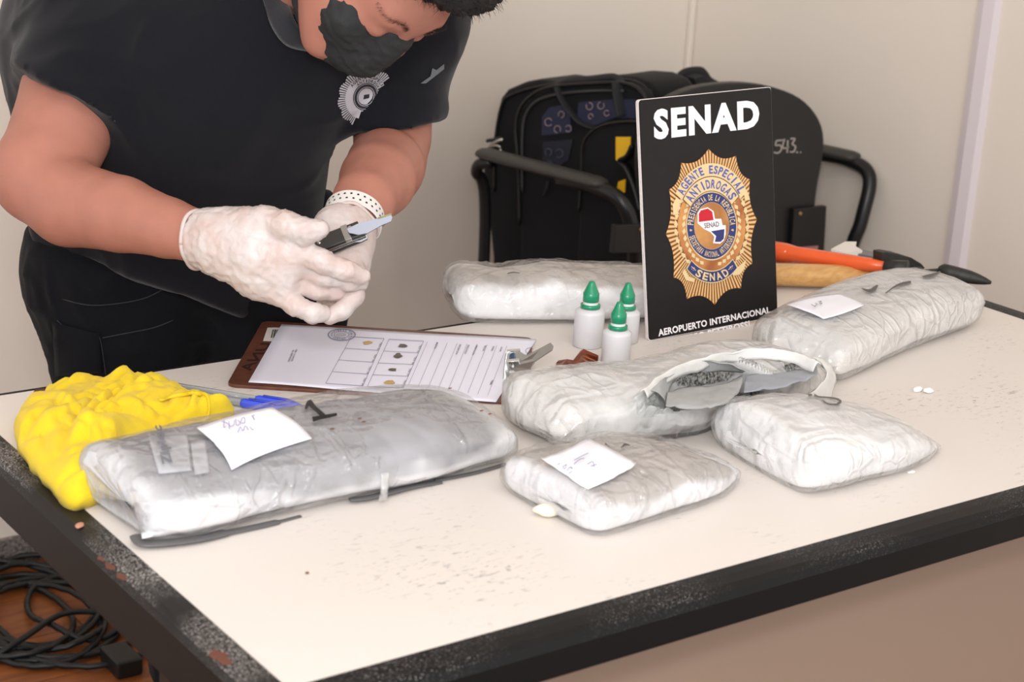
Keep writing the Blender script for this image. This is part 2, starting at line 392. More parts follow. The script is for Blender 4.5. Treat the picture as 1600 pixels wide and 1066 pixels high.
# floor boards, each its own piece, run along the wall
for j, yb in enumerate(np.arange(YW - 0.145, 0.2, -0.145)):
    x = -2.2 - (j * 0.37) % 0.9
    while x < XW:
        x1 = min(x + 1.2, XW)
        if x1 > -2.2 and x < 1.6:
            box('floor_board', (max(x, -2.2) + 0.001, yb + 0.001, -0.008), (x1 - 0.001, yb + 0.144, 0.0), wood, fl)
        x += 1.2
box('floor_board', (1.8, 0.2, -0.008), (XW, YW, -0.001), wood, fl)
granite = mat('speckled_granite', (150, 143, 138), 0.4, rgb2=(70, 64, 66), vscale=160)
struct(box('baseboard_back', (-2.2, YW - 0.012, 0), (XW, YW, 0.052), granite, bev=0.002))
struct(box('baseboard_right', (XW - 0.012, -1.5, 0), (XW, YW - 0.012, 0.052), granite, bev=0.002))
# cable duct running up the right wall: two faces with a ridge
tr = mat('lilac_white_plastic', (222, 214, 218), 0.4)
o = prism('trim_1', [(XW, 2.066), (XW - 0.012, 2.060), (XW - 0.016, 2.045), (XW - 0.012, 2.024), (XW, 2.018)], 0.0, 2.7, tr); struct(o)
struct(box('trim_2', (XW - 0.014, YW - 0.014, 0.052), (XW, YW, 2.7), paint, bev=0.006, seg=3))

# ---------------- the desk ----------------
lam = mat('cream_laminate', (236, 224, 212), 0.42, spec=0.35)
def desk_top_mat():
    m = lam; nt = m.node_tree; N = nt.nodes; L = nt.links; b = N['Principled BSDF']
    tc = N.new('ShaderNodeTexCoord')
    def lay(scale, lo, hi, st=(1, 1, 1), det=8):
        mp = N.new('ShaderNodeMapping'); mp.inputs['Scale'].default_value = st; L.new(tc.outputs['Object'], mp.inputs[0])
        n = N.new('ShaderNodeTexNoise'); n.inputs['Scale'].default_value = scale; n.inputs['Detail'].default_value = det; n.inputs['Roughness'].default_value = 0.65
        L.new(mp.outputs[0], n.inputs[0]); r = N.new('ShaderNodeMapRange'); r.inputs[1].default_value = lo; r.inputs[2].default_value = hi; L.new(n.outputs[0], r.inputs[0]); return r.outputs[0]
    patch = lay(4.5, 0.51, 0.63); fine = lay(120, 0.56, 0.66, (0.8, 1.6, 1)); scr = lay(60, 0.60, 0.70, (0.5, 2.2, 1)); spots = lay(260, 0.70, 0.74)
    mul = N.new('ShaderNodeMath'); mul.operation = 'MULTIPLY'; L.new(patch, mul.inputs[0]); L.new(fine, mul.inputs[1])
    mu2 = N.new('ShaderNodeMath'); mu2.operation = 'MULTIPLY'; L.new(patch, mu2.inputs[0]); L.new(scr, mu2.inputs[1])
    mx = N.new('ShaderNodeMath'); mx.operation = 'MAXIMUM'; L.new(mul.outputs[0], mx.inputs[0]); L.new(mu2.outputs[0], mx.inputs[1])
    m3 = N.new('ShaderNodeMath'); m3.operation = 'MAXIMUM'; L.new(mx.outputs[0], m3.inputs[0]); L.new(spots, m3.inputs[1])
    m4_ = N.new('ShaderNodeMath'); m4_.operation = 'MULTIPLY'; m4_.inputs[1].default_value = 0.66; L.new(m3.outputs[0], m4_.inputs[0])
    c = N.new('ShaderNodeMix'); c.data_type = 'RGBA'; c.inputs['A'].default_value = (*lin((222, 215, 209)), 1); c.inputs['B'].default_value = (*lin((120, 118, 122)), 1)
    L.new(m4_.outputs[0], c.inputs['Factor']); L.new(c.outputs['Result'], b.inputs['Base Color'])
desk_top_mat()
def dusty(name, base, dust, lo=0.52, hi=0.62, rgb3=None):
    m = mat(name, base, 0.5, spec=0.3); nt = m.node_tree; N = nt.nodes; L = nt.links; b = N['Principled BSDF']
    tc = N.new('ShaderNodeTexCoord'); n = N.new('ShaderNodeTexNoise'); n.inputs['Scale'].default_value = 9; n.inputs['Detail'].default_value = 4
    n2 = N.new('ShaderNodeTexNoise'); n2.inputs['Scale'].default_value = 700; n2.inputs['Detail'].default_value = 4
    L.new(tc.outputs['Object'], n.inputs[0]); L.new(tc.outputs['Object'], n2.inputs[0])
    r = N.new('ShaderNodeMapRange'); r.inputs[1].default_value = 0.42; r.inputs[2].default_value = 0.62; L.new(n.outputs[0], r.inputs[0])
    r2 = N.new('ShaderNodeMapRange'); r2.inputs[1].default_value = lo; r2.inputs[2].default_value = hi; L.new(n2.outputs[0], r2.inputs[0])
    mu = N.new('ShaderNodeMath'); mu.operation = 'MULTIPLY'; L.new(r.outputs[0], mu.inputs[0]); L.new(r2.outputs[0], mu.inputs[1])
    # dust only settles on faces that look up
    ge = N.new('ShaderNodeNewGeometry'); sp = N.new('ShaderNodeSeparateXYZ'); L.new(ge.outputs['Normal'], sp.inputs[0])
    r3 = N.new('ShaderNodeMapRange'); r3.inputs[1].default_value = 0.3; r3.inputs[2].default_value = 0.85; L.new(sp.outputs['Z'], r3.inputs[0])
    mu2 = N.new('ShaderNodeMath'); mu2.operation = 'MULTIPLY'; L.new(mu.outputs[0], mu2.inputs[0]); L.new(r3.outputs[0], mu2.inputs[1])
    c = N.new('ShaderNodeMix'); c.data_type = 'RGBA'; c.inputs['A'].default_value = (*lin(base), 1); c.inputs['B'].default_value = (*lin(dust), 1)
    L.new(mu2.outputs[0], c.inputs['Factor']); L.new(c.outputs['Result'], b.inputs['Base Color']); return m
blk = dusty('black_edge_band', (13, 13, 14), (130, 127, 126), .58, .66); blk2 = dusty('dusty_side_band', (27, 25, 25), (168, 162, 158), 0.50, 0.62)
brn = mat('dark_brown_veneer', (42, 32, 27), 0.5, var=0.2, vscale=8)
beige = mat('beige_front_panel', (150, 128, 112), 0.6, var=0.03, vscale=4)
X0, X1, Y0, Y1 = 0.5525, 1.836, 0.984, 1.660; XO, YO, XR, YB = 0.5258, 0.951, 1.875, 1.669
desk = empty('office_desk', (1.2, 1.3, 0), 'cream topped office desk with worn black edges carrying the packages', 'desk')
o = box('tabletop', (X0, Y0, 0.722), (X1, Y1, 0.75), lam, desk)
def edge_profile(name, a, b, out, w_, hgt, m):   # a-b inner line, out = outward unit, rounded outer top corner
    prof = [(0, 0.7505), (w_ * 0.35, 0.7507), (w_ * 0.72, 0.7497), (w_ * 0.9, 0.7465), (w_, 0.740), (w_, 0.75 - hgt * 0.97), (w_ * 0.97, 0.75 - hgt), (0, 0.75 - hgt)]
    V = []; F = []; n = 60; a = np.array(a, float); b = np.array(b, float); out = np.array(out, float); k = len(prof)
    for i in range(n + 1):
        p = a + (b - a) * i / n
        for (d, z) in prof: V.append((p[0] + out[0] * d, p[1] + out[1] * d, z))
    for i in range(n):
        for j in range(k): q = i * k + j; q2 = i * k + (j + 1) % k; F.append((q, q2, q2 + k, q + k))
    F.append(tuple(range(k))[::-1]); F.append(tuple(n * k + j for j in range(k)))
    oo = mesh_obj(name, V, F, m, desk, smooth=False); bmx = bmesh.new(); bmx.from_mesh(oo.data); bmesh.ops.recalc_face_normals(bmx, faces=bmx.faces[:]); bmx.to_mesh(oo.data); bmx.free()
    return oo
edge_profile('front_edge', (XO, Y0), (XR, Y0), (0, -1), Y0 - YO, 0.0345, blk)
edge_profile('side_edge', (X0, Y0), (X0, YB), (-1, 0), X0 - XO, 0.0535, blk2)
edge_profile('side_edge', (X1, Y0), (X1, YB), (1, 0), XR - X1, 0.0345, blk)
edge_profile('back_edge', (X0, Y1), (X1, Y1), (0, 1), YB - Y1, 0.0345, blk)
# raised-paint chips along the left edge
chip = mat('chipped_red_brown', (104, 62, 48), 0.8, bump=0.3, bscale=300)
for (px, py, s) in [(345, 1027, 0.010), (158, 873, 0.004), (172, 885, 0.006), (190, 901, 0.006)]:
    c = PZ(px, py, 0.7505); bm = bmesh.new(); bmesh.ops.create_icosphere(bm, subdivisions=2, radius=1)
    for v in bm.verts: v.co = Vector((c[0] + v.co.x * s * (0.55 + 0.2 * math.sin(v.co.y * 5 + px)), c[1] + v.co.y * s * (1.3 + .3 * math.sin(v.co.x * 6)), 0.7503 + v.co.z * 0.0006))
    bm_obj('paint_chip', bm, chip, desk)
# chips of the white surface along the back edge
for (px, py, s) in [(68, 611, 0.007), (62, 612, 0.004), (140, 603, 0.004), (210, 592, 0.004)]:
    c = PZ(px, py, 0.7502); bm = bmesh.new(); bmesh.ops.create_icosphere(bm, subdivisions=2, radius=1)
    for v in bm.verts: v.co = Vector((c[0] + v.co.x * s * 1.5, c[1] + v.co.y * s * (1 + .4 * math.sin(v.co.x * 7)), 0.7502 + v.co.z * 0.0005))
    bm_obj('paint_chip', bm, chip, desk)
box('modesty_panel', (0.60, 1.03, 0.06), (1.84, 1.05, 0.722), beige, desk)
box('leg_panel', (0.536, 0.99, 0.0), (0.566, 1.163, 0.70), brn, desk, bev=0.002)
box('leg_panel', (1.80, 0.99, 0.0), (1.83, 1.163, 0.722), brn, desk, bev=0.002)
box('leg_panel', (1.05, 1.48, 0.0), (1.08, 1.62, 0.722), brn, desk, bev=0.002)
box('leg_panel', (1.80, 1.48, 0.0), (1.83, 1.62, 0.722), brn, desk, bev=0.002)
# ---------------- cable heap on the floor ----------------
cab = mat('black_rubber_cable', (22, 24, 25), 0.4, spec=0.5)
cc = PZ(60, 965, 0.0); T = []
for i in range(620):
    t = i / 620 * 2 * math.pi * 9.5
    r = 0.115 + 0.035 * math.sin(t * 0.37 + 1) + 0.02 * math.sin(t * 1.13)
    ox = 0.05 * math.sin(t * 0.21); oy = 0.05 * math.cos(t * 0.17 + 2)
    T.append((cc[0] + ox + r * 1.0 * math.cos(t), cc[1] + oy + r * (1.35 + .25 * math.sin(t * .31)) * math.sin(t), 0.006 + 0.022 * (0.5 + 0.5 * math.sin(t * 0.61 + 1)) * (0.6 + 0.4 * math.sin(t * 2.7)) + 0.0008 * (i % 3)))
T = np.array(T); T[:, 2] = np.maximum(T[:, 2], 0.0055)
ch = tube('coiled_cable', T, 0.0052, cab, seg=8)
tag(ch, 'thick black cable coiled in a loose heap on the floor', 'cable')
def floorcable(pts, lab, r=0.0052):
    P = crv([(*PZ(x, y, 0.0)[:2], z) for x, y, z in pts], 10); o = tube('power_cable', P, r, cab, seg=8); tag(o, lab, 'cable')
floorcable([(-20, 838, .05), (20, 836, .05), (60, 852, .05), (120, 900, .045)], 'black cable running along the skirting, the upper of two')
floorcable([(-20, 866, .05), (30, 864, .052), (80, 858, .05), (120, 862, .05)], 'black cable running along the skirting, the lower of two')
floorcable([(-20, 1040, .006), (40, 1022, .03), (100, 985, .03), (170, 975, .02), (215, 972, .008)], 'single black cable leading from the heap towards the desk leg')
bm = box_bm((-0.022, -0.035, 0), (0.022, 0.035, 0.03), 0.006, 3); pp = PZ(190, 1045, 0.0)
o = bm_obj('cable_plug', bm, cab, None, M=Matrix.Translation(Vector(pp))); tag(o, 'black plug block lying where the cables meet the desk leg', 'plug')
# ---------------- wrapped packages ----------------
FILM = film('clear_plastic_film'); FILMW = film('milky_plastic_film', 0.30, (252, 252, 252), 0.14, 36, 0.9)
bagmat = mat('package_filling', (220, 220, 222), 0.55, attr=True, bump=0.12, bscale=900)
paper = mat('white_paper', (240, 240, 248), 0.7); ink = mat('blue_pen_ink', (130, 130, 175), 0.6); marker = mat('black_marker', (28, 28, 30), 0.5)
graymark = mat('grey_marker', (88, 84, 84), 0.5)
def bag_frame(st, n=90):
    """st: rows (px, py, width, height) of the near contact line; returns interpolated centre, perp, w, h"""
    C = np.array([PZ(a, b) for a, b, *_ in st]); W = np.array([s[2] for s in st]); H = np.array([s[3] for s in st])
    L_ = np.concatenate([[0], np.cumsum(np.linalg.norm(np.diff(C, axis=0), axis=1))]); u = np.linspace(0, 1, n)
    S = L_ / L_[-1]
    Cs = np.stack([np.interp(u, S, C[:, k]) for k in range(3)], 1); Ws = np.interp(u, S, W); Hs = np.interp(u, S, H)
    def sm(a, it=10):
        for _ in range(it):
            b = a.copy(); b[1:-1] = (a[:-2] + 2 * a[1:-1] + a[2:]) / 4; a = b
        return a
    Cs = sm(Cs); Ws = sm(Ws); Hs = sm(Hs); d = C[-1] - C[0]; d /= np.linalg.norm(d); perp = np.array([-d[1], d[0], 0])
    return u, Cs, Ws, Hs, d, perp, L_[-1]
def bag(st, n=110, m=64, e=(0.12, 0.12), p=(2.4, 2.4), sup=2.5, inset=0.0, seed=1, lump=0.004, cr=0.0012, crs=38, zc=0.5, flat=0.0, stretchy=1.0, colf=None, dentf=None, endh=(0.5, 0.5)):
    u, C, W, H, d, perp, L_ = bag_frame(st, n)
    V = np.zeros((n, m, 3)); ph = np.linspace(0, 2 * math.pi, m, endpoint=False); U = np.repeat(u[:, None], m, 1); PH = np.repeat(ph[None], n, 0)
    for i in range(n):
        s = 1.0
        if u[i] < e[0]: s = max(0.0, 1 - (1 - u[i] / e[0]) ** p[0]) ** (1 / p[0])
        if u[i] > 1 - e[1]: s = min(s, max(0.0, 1 - (1 - (1 - u[i]) / e[1]) ** p[1]) ** (1 / p[1]))
        s = max(s, 0.02); w2 = W[i] / 2; h2 = H[i] / 2
        ws = w2 * (0.35 + 0.65 * s) if False else w2 * s ** 0.55
        hs = h2 * s
        sp_ = np.where(np.sin(ph) < 0, sup + 2.0, sup)
        cx_ = np.sign(np.cos(ph)) * np.abs(np.cos(ph)) ** (2 / sp_); sz = np.sign(np.sin(ph)) * np.abs(np.sin(ph)) ** (2 / sp_)
        zmid = h2 * (s + (1 - s) * 2 * (endh[0] if u[i] < .5 else endh[1]) * 1.0)
        zmid = hs + (H[i] - 2 * hs) * (endh[0] if u[i] < .5 else endh[1])
        # near-side contact line stays put: centre offset
        cen = C[i] + perp * (ws + (w2 - ws) * 0.35 - 0.008)
        V[i] = cen + (ws - inset)  * cx_[:, None] * (-perp) + np.array([0, 0, 1.0]) * (zmid + (hs - inset) * sz[:, None])
    V = V.reshape(-1, 3); F = []
    for i in range(n - 1):
        for k in range(m): a = i * m + k; b = i * m + (k + 1) % m; F.append((a, b, b + m, a + m))
    Q = np.array(F); N_ = normals(V, Q)
    # orientation
    cen = V.mean(0); 
    if ((V - cen) * N_).sum() < 0: N_ = -N_; Q = Q[:, ::-1]
    loc = V.copy(); A = np.stack([loc @ d * stretchy, loc @ perp, loc[:, 2]], 1)
    D = lump * fbm(A, 9, seed, 2) + cr * (np.maximum(crease(A, crs, seed + 20), -.8) + 0.6 * np.maximum(crease(A, crs * 2.1, seed + 40), -.8) + 0.9)
    top = np.clip((V[:, 2] - 0.75) / 0.02, 0, 1)
    V = V + N_ * (D * (0.35 + 0.65 * top))[:, None]
    UU, PP = U.ravel(), PH.ravel()
    if dentf is not None: V = dentf(V, UU, PP, d, perp, A)
    V[:, 2] = np.maximum(V[:, 2], 0.7508 + (inset > 0) * 0.0005)
    F = [tuple(q) for q in Q] + [tuple(range(m)), tuple(range((n - 1) * m, n * m))[::-1]]
    col = colf(UU, PP, V, A) if colf is not None else None
    return V, F, col
def c3(r, g, b): return np.array(lin((r, g, b)))
def mix(a, b, t): t = np.clip(t, 0, 1)[:, None]; return a * (1 - t) + b * t
def side_grey(top=(172, 172, 176), low=(232, 233, 236), cut=0.35, soft=0.25, seed=3, dirt=0.3, ends=0.12, sc=14):
    def f(U, PHI, V, A):
        h = np.sin(PHI) + 0.35 * fbm(A, sc, seed, 3)
        c = mix(c3(*low), c3(*top), (h - cut) / soft)
        c = mix(c, c3(*low), (ends - np.minimum(U, 1 - U)) / 0.06 + 0.4 * fbm(A, 22, seed + 4, 2))
        c = mix(c, c * 0.84, fbm(A, 45, seed + 9, 3) * 1.1); c = mix(c, c * 0.91, crease(A, 20, seed + 15) * 1.2 - .3)
        c = mix(c, c3(150, 140, 128), (fbm(A, 26, seed + 12, 3) - 0.75 + dirt * 0.3) * 1.2)
        return c
    return f
# ---- first package: long tube with number 1, front left
st1 = [(222, 858, .150, .058), (300, 851, .154, .061), (420, 818, .155, .060), (560, 786, .157, .062), (640, 768, .160, .062), (720, 748, .158, .056), (814, 720, .148, .042)]
b1 = empty('wrapped_package', PZ(500, 760), 'long clear-wrapped grey tube package with a black 1 and paper label, front left', 'package', 'wrapped packages')
V, F, c = bag(st1, inset=0.0032, e=(.05, .07), p=(2.6, 2.8), seed=1, cr=0.0006, colf=side_grey((160, 160, 165), (226, 227, 230), -0.15, .22, 3, -.2, .08), sup=2.3)
f1 = mesh_obj('filling', V, F, bagmat, b1, color=c)
V, F, c = bag(st1, n=240, m=140, e=(.05, .07), p=(2.6, 2.8), seed=1, cr=0.0010, crs=30, sup=2.3, stretchy=0.6)
w1 = mesh_obj('plastic_wrap', V, F, FILM, b1)
B1 = bvh_of(w1)
# ---- second: big package behind the bottles
st2 = [(705, 503, .11, .058), (740, 508, .115, .060), (800, 509, .115, .056), (870, 508, .115, .062), (920, 508, .115, .060), (1000, 505, .115, .055), (1060, 501, .115, .05), (1110, 498, .11, .05)]
b2 = empty('wrapped_package', PZ(850, 500), 'clear-wrapped white package behind the dropper bottles at the back edge', 'package', 'wrapped packages')
V, F, c = bag(st2, inset=0.0034, e=(.10, .1), seed=5, cr=0.0004, colf=side_grey((204, 198, 192), (242, 242, 243), .62, .2, 13, .45, .03), sup=2.6)
mesh_obj('filling', V, F, bagmat, b2, color=c)
V, F, c = bag(st2, n=220, m=140, e=(.08, .1), seed=5, cr=0.0016, crs=34, sup=2.6, stretchy=0.8)
w2 = mesh_obj('plastic_wrap', V, F, FILM, b2); B2 = bvh_of(w2)
# ---- third: long package at the right with label M3
st3 = [(1304, 606, .108, .042), (1322, 596, .133, .056), (1360, 579, .138, .060), (1420, 551, .142, .063), (1480, 530, .142, .066), (1533, 508, .13, .058)]
b3 = empty('wrapped_package', PZ(1380, 550), 'long clear-wrapped package at the right with black dashes and small paper label', 'package', 'wrapped packages')
V, F, c = bag(st3, inset=0.0032, e=(.10, .09), p=(2.2, 2.8), seed=8, cr=0.0004, colf=side_grey((214, 213, 212), (236, 234, 231), .1, .5, 23, .25, .06, 9), sup=2.6)
mesh_obj('filling', V, F, bagmat, b3, color=c)
V, F, c = bag(st3, n=240, m=140, e=(.10, .09), p=(2.2, 2.8), seed=8, cr=0.0013, crs=22, sup=2.6, stretchy=0.35)
w3 = mesh_obj('plastic_wrap', V, F, FILMW, b3); B3 = bvh_of(w3)
# ---- fourth: small package, front centre with label M4
st4 = [(905, 832, .12, .036), (930, 840, .138, .042), (1000, 822, .145, .044), (1080, 798, .145, .044), (1120, 782, .13, .038), (1155, 755, .08, .022)]
b4 = empty('wrapped_package', PZ(1000, 780), 'small clear-wrapped block with crumpled note, front centre', 'package', 'wrapped packages')
V, F, c = bag(st4, inset=0.0032, e=(.16, .22), seed=12, cr=0.0004, colf=side_grey((190, 184, 180), (242, 242, 245), .05, .2, 33, .15, .12, 18), sup=2.6)
mesh_obj('filling', V, F, bagmat, b4, color=c)
V, F, c = bag(st4, n=220, m=140, e=(.13, .16), p=(2.2, 1.7), seed=12, cr=0.0014, crs=40, sup=2.5)
w4 = mesh_obj('plastic_wrap', V, F, FILM, b4); B4 = bvh_of(w4)
# ---- fifth: small pillow at the right
st5 = [(1195, 748, .12, .042), (1262, 780, .16, .058), (1320, 768, .16, .058), (1390, 745, .145, .046), (1440, 724, .11, .030), (1468, 708, .06, .014)]
b5 = empty('wrapped_package', PZ(1300, 720), 'small pillow-shaped white package with a dark loop drawn on top, right of the noted block', 'package', 'wrapped packages')
V, F, c = bag(st5, inset=0.0032, e=(.22, .30), p=(2.2, 1.9), seed=17, cr=0.0004, colf=side_grey((228, 227, 228), (246, 246, 248), .55, .5, 43, .1, .1, 12), sup=2.3)
mesh_obj('filling', V, F, bagmat, b5, color=c)
V, F, c = bag(st5, n=220, m=140, e=(.20, .28), p=(2.2, 1.8), seed=17, cr=0.0010, crs=34, sup=2.2)
w5 = mesh_obj('plastic_wrap', V, F, FILMW, b5); B5 = bvh_of(w5)
# ---- sixth: slit-open package in the middle
st6 = [(874, 717, .105, .040), (895, 712, .132, .060), (960, 702, .138, .060), (1020, 691, .14, .058), (1090, 680, .14, .052), (1170, 656, .138, .050), (1240, 634, .13, .050), (1290, 614, .11, .04)]
b6 = empty('wrapped_package', PZ(1050, 640), 'slit-open white package in the middle showing a grey mesh lining with dark residue', 'package', 'wrapped packages')
# the slit is a lens on the top, given by its two ends and lips
lipfar = [(978, 640), (1000, 612), (1035, 585), (1085, 566), (1140, 553), (1200, 548), (1250, 556), (1283, 570), (1288, 582)]
lipnear = [(978, 640), (1010, 650), (1060, 652), (1110, 651), (1160, 640), (1210, 630), (1250, 618), (1280, 600), (1288, 582)]
def hollow(depth, edge):
    zt = 0.80
    lf = np.array([PZ(x, y, 0.806)[:2] for x, y in lipfar]); ln = np.array([PZ(x, y, 0.800)[:2] for x, y in lipnear])
    def f(V, U, PHI, d, perp, A):
        V = V.copy(); c0 = lf[0]; du = d[:2]; pu = perp[:2]
        s = (V[:, :2] - c0) @ du; t = (V[:, :2] - c0) @ pu
        sf = (lf - c0) @ du; tf = (lf - c0) @ pu; sn = (ln - c0) @ du; tn = (ln - c0) @ pu
        o1 = np.argsort(sf); o2 = np.argsort(sn)
        T1 = np.interp(s, sf[o1], tf[o1]); T0 = np.interp(s, sn[o2], tn[o2])
        ins = np.minimum(T1 - t, t - T0); ins = np.minimum(ins, np.minimum(s - sf.min(), sf.max() - s) * .6)
        up = V[:, 2] > 0.782
        k = np.clip(ins / edge, -1, 1)
        lip = np.exp(-(ins / 0.006) ** 2) * 0.006
        V[:, 2] += np.where(up, lip - depth * np.clip(k, 0, 1) ** 0.7, 0)
        f.ins = np.where(up, ins, -1.0); return V
    return f
hf = hollow(0.030, 0.014)
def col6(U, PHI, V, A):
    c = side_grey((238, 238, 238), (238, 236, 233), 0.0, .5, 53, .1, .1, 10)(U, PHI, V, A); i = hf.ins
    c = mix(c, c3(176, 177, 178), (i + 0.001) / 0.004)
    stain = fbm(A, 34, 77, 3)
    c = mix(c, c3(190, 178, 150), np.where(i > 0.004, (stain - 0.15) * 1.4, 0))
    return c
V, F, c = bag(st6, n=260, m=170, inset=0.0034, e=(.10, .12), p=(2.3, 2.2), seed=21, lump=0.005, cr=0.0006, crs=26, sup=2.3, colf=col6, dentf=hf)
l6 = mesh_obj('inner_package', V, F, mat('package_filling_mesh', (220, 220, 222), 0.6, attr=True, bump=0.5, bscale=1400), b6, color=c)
hf2 = hollow(0.026, 0.014)
V, F, c = bag(st6, n=260, m=170, e=(.10, .12), p=(2.3, 2.2), seed=21, lump=0.005, cr=0.0013, crs=26, sup=2.3, dentf=hf2, colf=lambda U, P_, V, A: np.ones((len(V), 3)))
keep = [f for f in F if max(hf2.ins[i] for i in f) < 0.003]
w6 = mesh_obj('plastic_wrap', V, keep, FILMW, b6); B6 = bvh_of(l6)
# dark crystalline residue lying in the slit
res = mat('dark_grey_residue', (44, 42, 38), 0.35, rgb2=(170, 170, 166), vscale=300, bump=0.6, bscale=500)
def residue(pts, name='residue', h=0.0035, seed=0):
    cen = np.mean(pts, 0); V = []; F = []; n = 26; k = 9; P = crv([(a, b, 0) for a, b in pts], 4, True)[:, :2]; n = len(P)
    for j in range(k):
        s = j / (k - 1)
        for i in range(n):
            q = cen + (P[i] - cen) * s * (1 + 0.06 * math.sin(i * 2.3 + seed)); hh = drop(B6, q[0], q[1], 0.0008)
            if hh is None: hh = Vector(PZ(q[0], q[1], .79))
            V.append(np.array(hh) + np.array([0, 0, h * (1 - s ** 2)]))
    V = np.array(V); V[:, 2] += 0.0012 * noise(V, 400, seed) ; 
    for j in range(k - 1):
        for i in range(n): a = j * n + i; b = j * n + (i + 1) % n; F.append((a, b, b + n, a + n))
    return mesh_obj(name, V, F, res, b6)
residue([(1058, 594), (1085, 582), (1120, 580), (1148, 581), (1140, 592), (1110, 600), (1080, 604), (1060, 602)])
residue([(1208, 580), (1240, 570), (1268, 561), (1275, 566), (1250, 576), (1225, 583)], seed=4, h=.004)
residue([(1104, 617), (1150, 614), (1194, 612), (1180, 618), (1130, 620)], seed=9, h=.001)
# loose folds of wrap around the slit
def flap(name, pts_a, pts_b, m, parent, za, zb, seed=0, n=40, k=10, bulge=0.006):
    A_ = crv([(x, y, z) for (x, y), z in zip(pts_a, za)], 8); B_ = crv([(x, y, z) for (x, y), z in zip(pts_b, zb)], 8)
    ia = np.linspace(0, 1, n); fa = np.stack([np.interp(ia, np.linspace(0, 1, len(A_)), A_[:, q]) for q in range(3)], 1); fb = np.stack([np.interp(ia, np.linspace(0, 1, len(B_)), B_[:, q]) for q in range(3)], 1)
    V = []; F = []
    for i in range(n):
        a = PZ(fa[i][0], fa[i][1], fa[i][2]); b = PZ(fb[i][0], fb[i][1], fb[i][2])
        for j in range(k):
            t = j / (k - 1); p = a * (1 - t) + b * t; p = p + np.array([0, 0, bulge * math.sin(math.pi * t)]); V.append(p)
    V = np.array(V); V[:, 2] += 0.0016 * crease(V, 55, seed) 
    for i in range(n - 1):
        for j in range(k - 1): q = i * k + j; F.append((q, q + 1, q + k + 1, q + k))
    o = mesh_obj(name, V, F, m, parent); sd = o.modifiers.new('thickness', 'SOLIDIFY'); sd.thickness = 0.0006; return o
milky = mat('milky_plastic_fold', (226, 226, 224), 0.3, spec=0.6, var=0.08, vscale=30, bump=0.3, bscale=80)
greyfold = mat('grey_mesh_fold', (188, 190, 190), 0.5, var=0.1, vscale=60, bump=0.6, bscale=1300)
flap('torn_flap', lipfar[1:8], [(1012, 624), (1045, 598), (1090, 580), (1140, 566), (1195, 562), (1240, 570), (1270, 582)], milky, b6, [.809] * 7, [.800] * 7, 3)
flap('torn_flap', [(1010, 612), (1035, 596), (1075, 572), (1115, 566), (1150, 574), (1175, 584)], [(1040, 625), (1052, 600), (1080, 586), (1112, 582), (1140, 582), (1160, 585)], greyfold, b6, [.805, .806, .807, .807, .806, .802], [.795, .793, .793, .793, .793, .793], 5, bulge=.004)
flap('torn_flap', [(1044, 612), (1070, 606), (1100, 604), (1130, 598), (1150, 592), (1160, 586)], [(1040, 634), (1070, 638), (1100, 638), (1130, 632), (1150, 618), (1160, 600)], greyfold, b6, [.792, .793, .793, .793, .792, .792], [.799, .802, .803, .802, .8, .796], 6, bulge=.003)
flap('torn_flap', [(1165, 588), (1200, 584), (1240, 580), (1275, 572)], [(1162, 612), (1200, 608), (1240, 600), (1278, 586)], mat('bluish_grey_mesh', (176, 180, 190), 0.5, var=0.08, bump=0.6, bscale=1300), b6, [.79, .79, .79, .792], [.796, .798, .798, .798], 8, bulge=.002)
flap('torn_flap', [(1268, 560), (1285, 572), (1290, 590), (1262, 618), (1218, 632)], [(1300, 575), (1306, 592), (1302, 610), (1292, 640), (1262, 650)], milky, b6, [.802, .80, .797, .79, .782], [.79, .785, .775, .762, .756], 11, bulge=.004)
# crumpled clear pieces at the left end of the slit
def crumple(pts, z, m, parent, seed, name='crumpled_film', amp=0.006, hgt=0.012):
    P = crv([(a, b, 0) for a, b in pts], 4, True)[:, :2]; cen = np.mean(P, 0); n = len(P); k = 12; V = []; F = []
    for j in range(k):
        s = j / (k - 1)
        for i in range(n):
            q = cen + (P[i] - cen) * s; h = drop(B6, q[0], q[1], 0.001); h = Vector(PZ(q[0], q[1], z)) if h is None else h
            V.append(np.array(h) + np.array([0, 0, hgt * (1 - s ** 2)]))
    V = np.array(V); V[:, 2] += amp * noise(V, 90, seed); V += 0.002 * np.stack([noise(V, 160, seed + q) for q in (1, 2, 3)], 1)
    for j in range(k - 1):
        for i in range(n): a = j * n + i; b = j * n + (i + 1) % n; F.append((a, b, b + n, a + n))
    return mesh_obj(name, V, F, m, parent, smooth=False)
crumple([(978, 638), (1000, 618), (1030, 616), (1048, 630), (1040, 648), (1010, 655), (985, 656)], .8, film('crumpled_film', 0.5, (225, 228, 226), 0.08, 40, .3), b6, 4)
crumple([(1030, 650), (1060, 632), (1066, 650), (1050, 668), (1000, 675), (985, 662)], .79, film('crumpled_film', 0.5), b6, 14, hgt=.006)

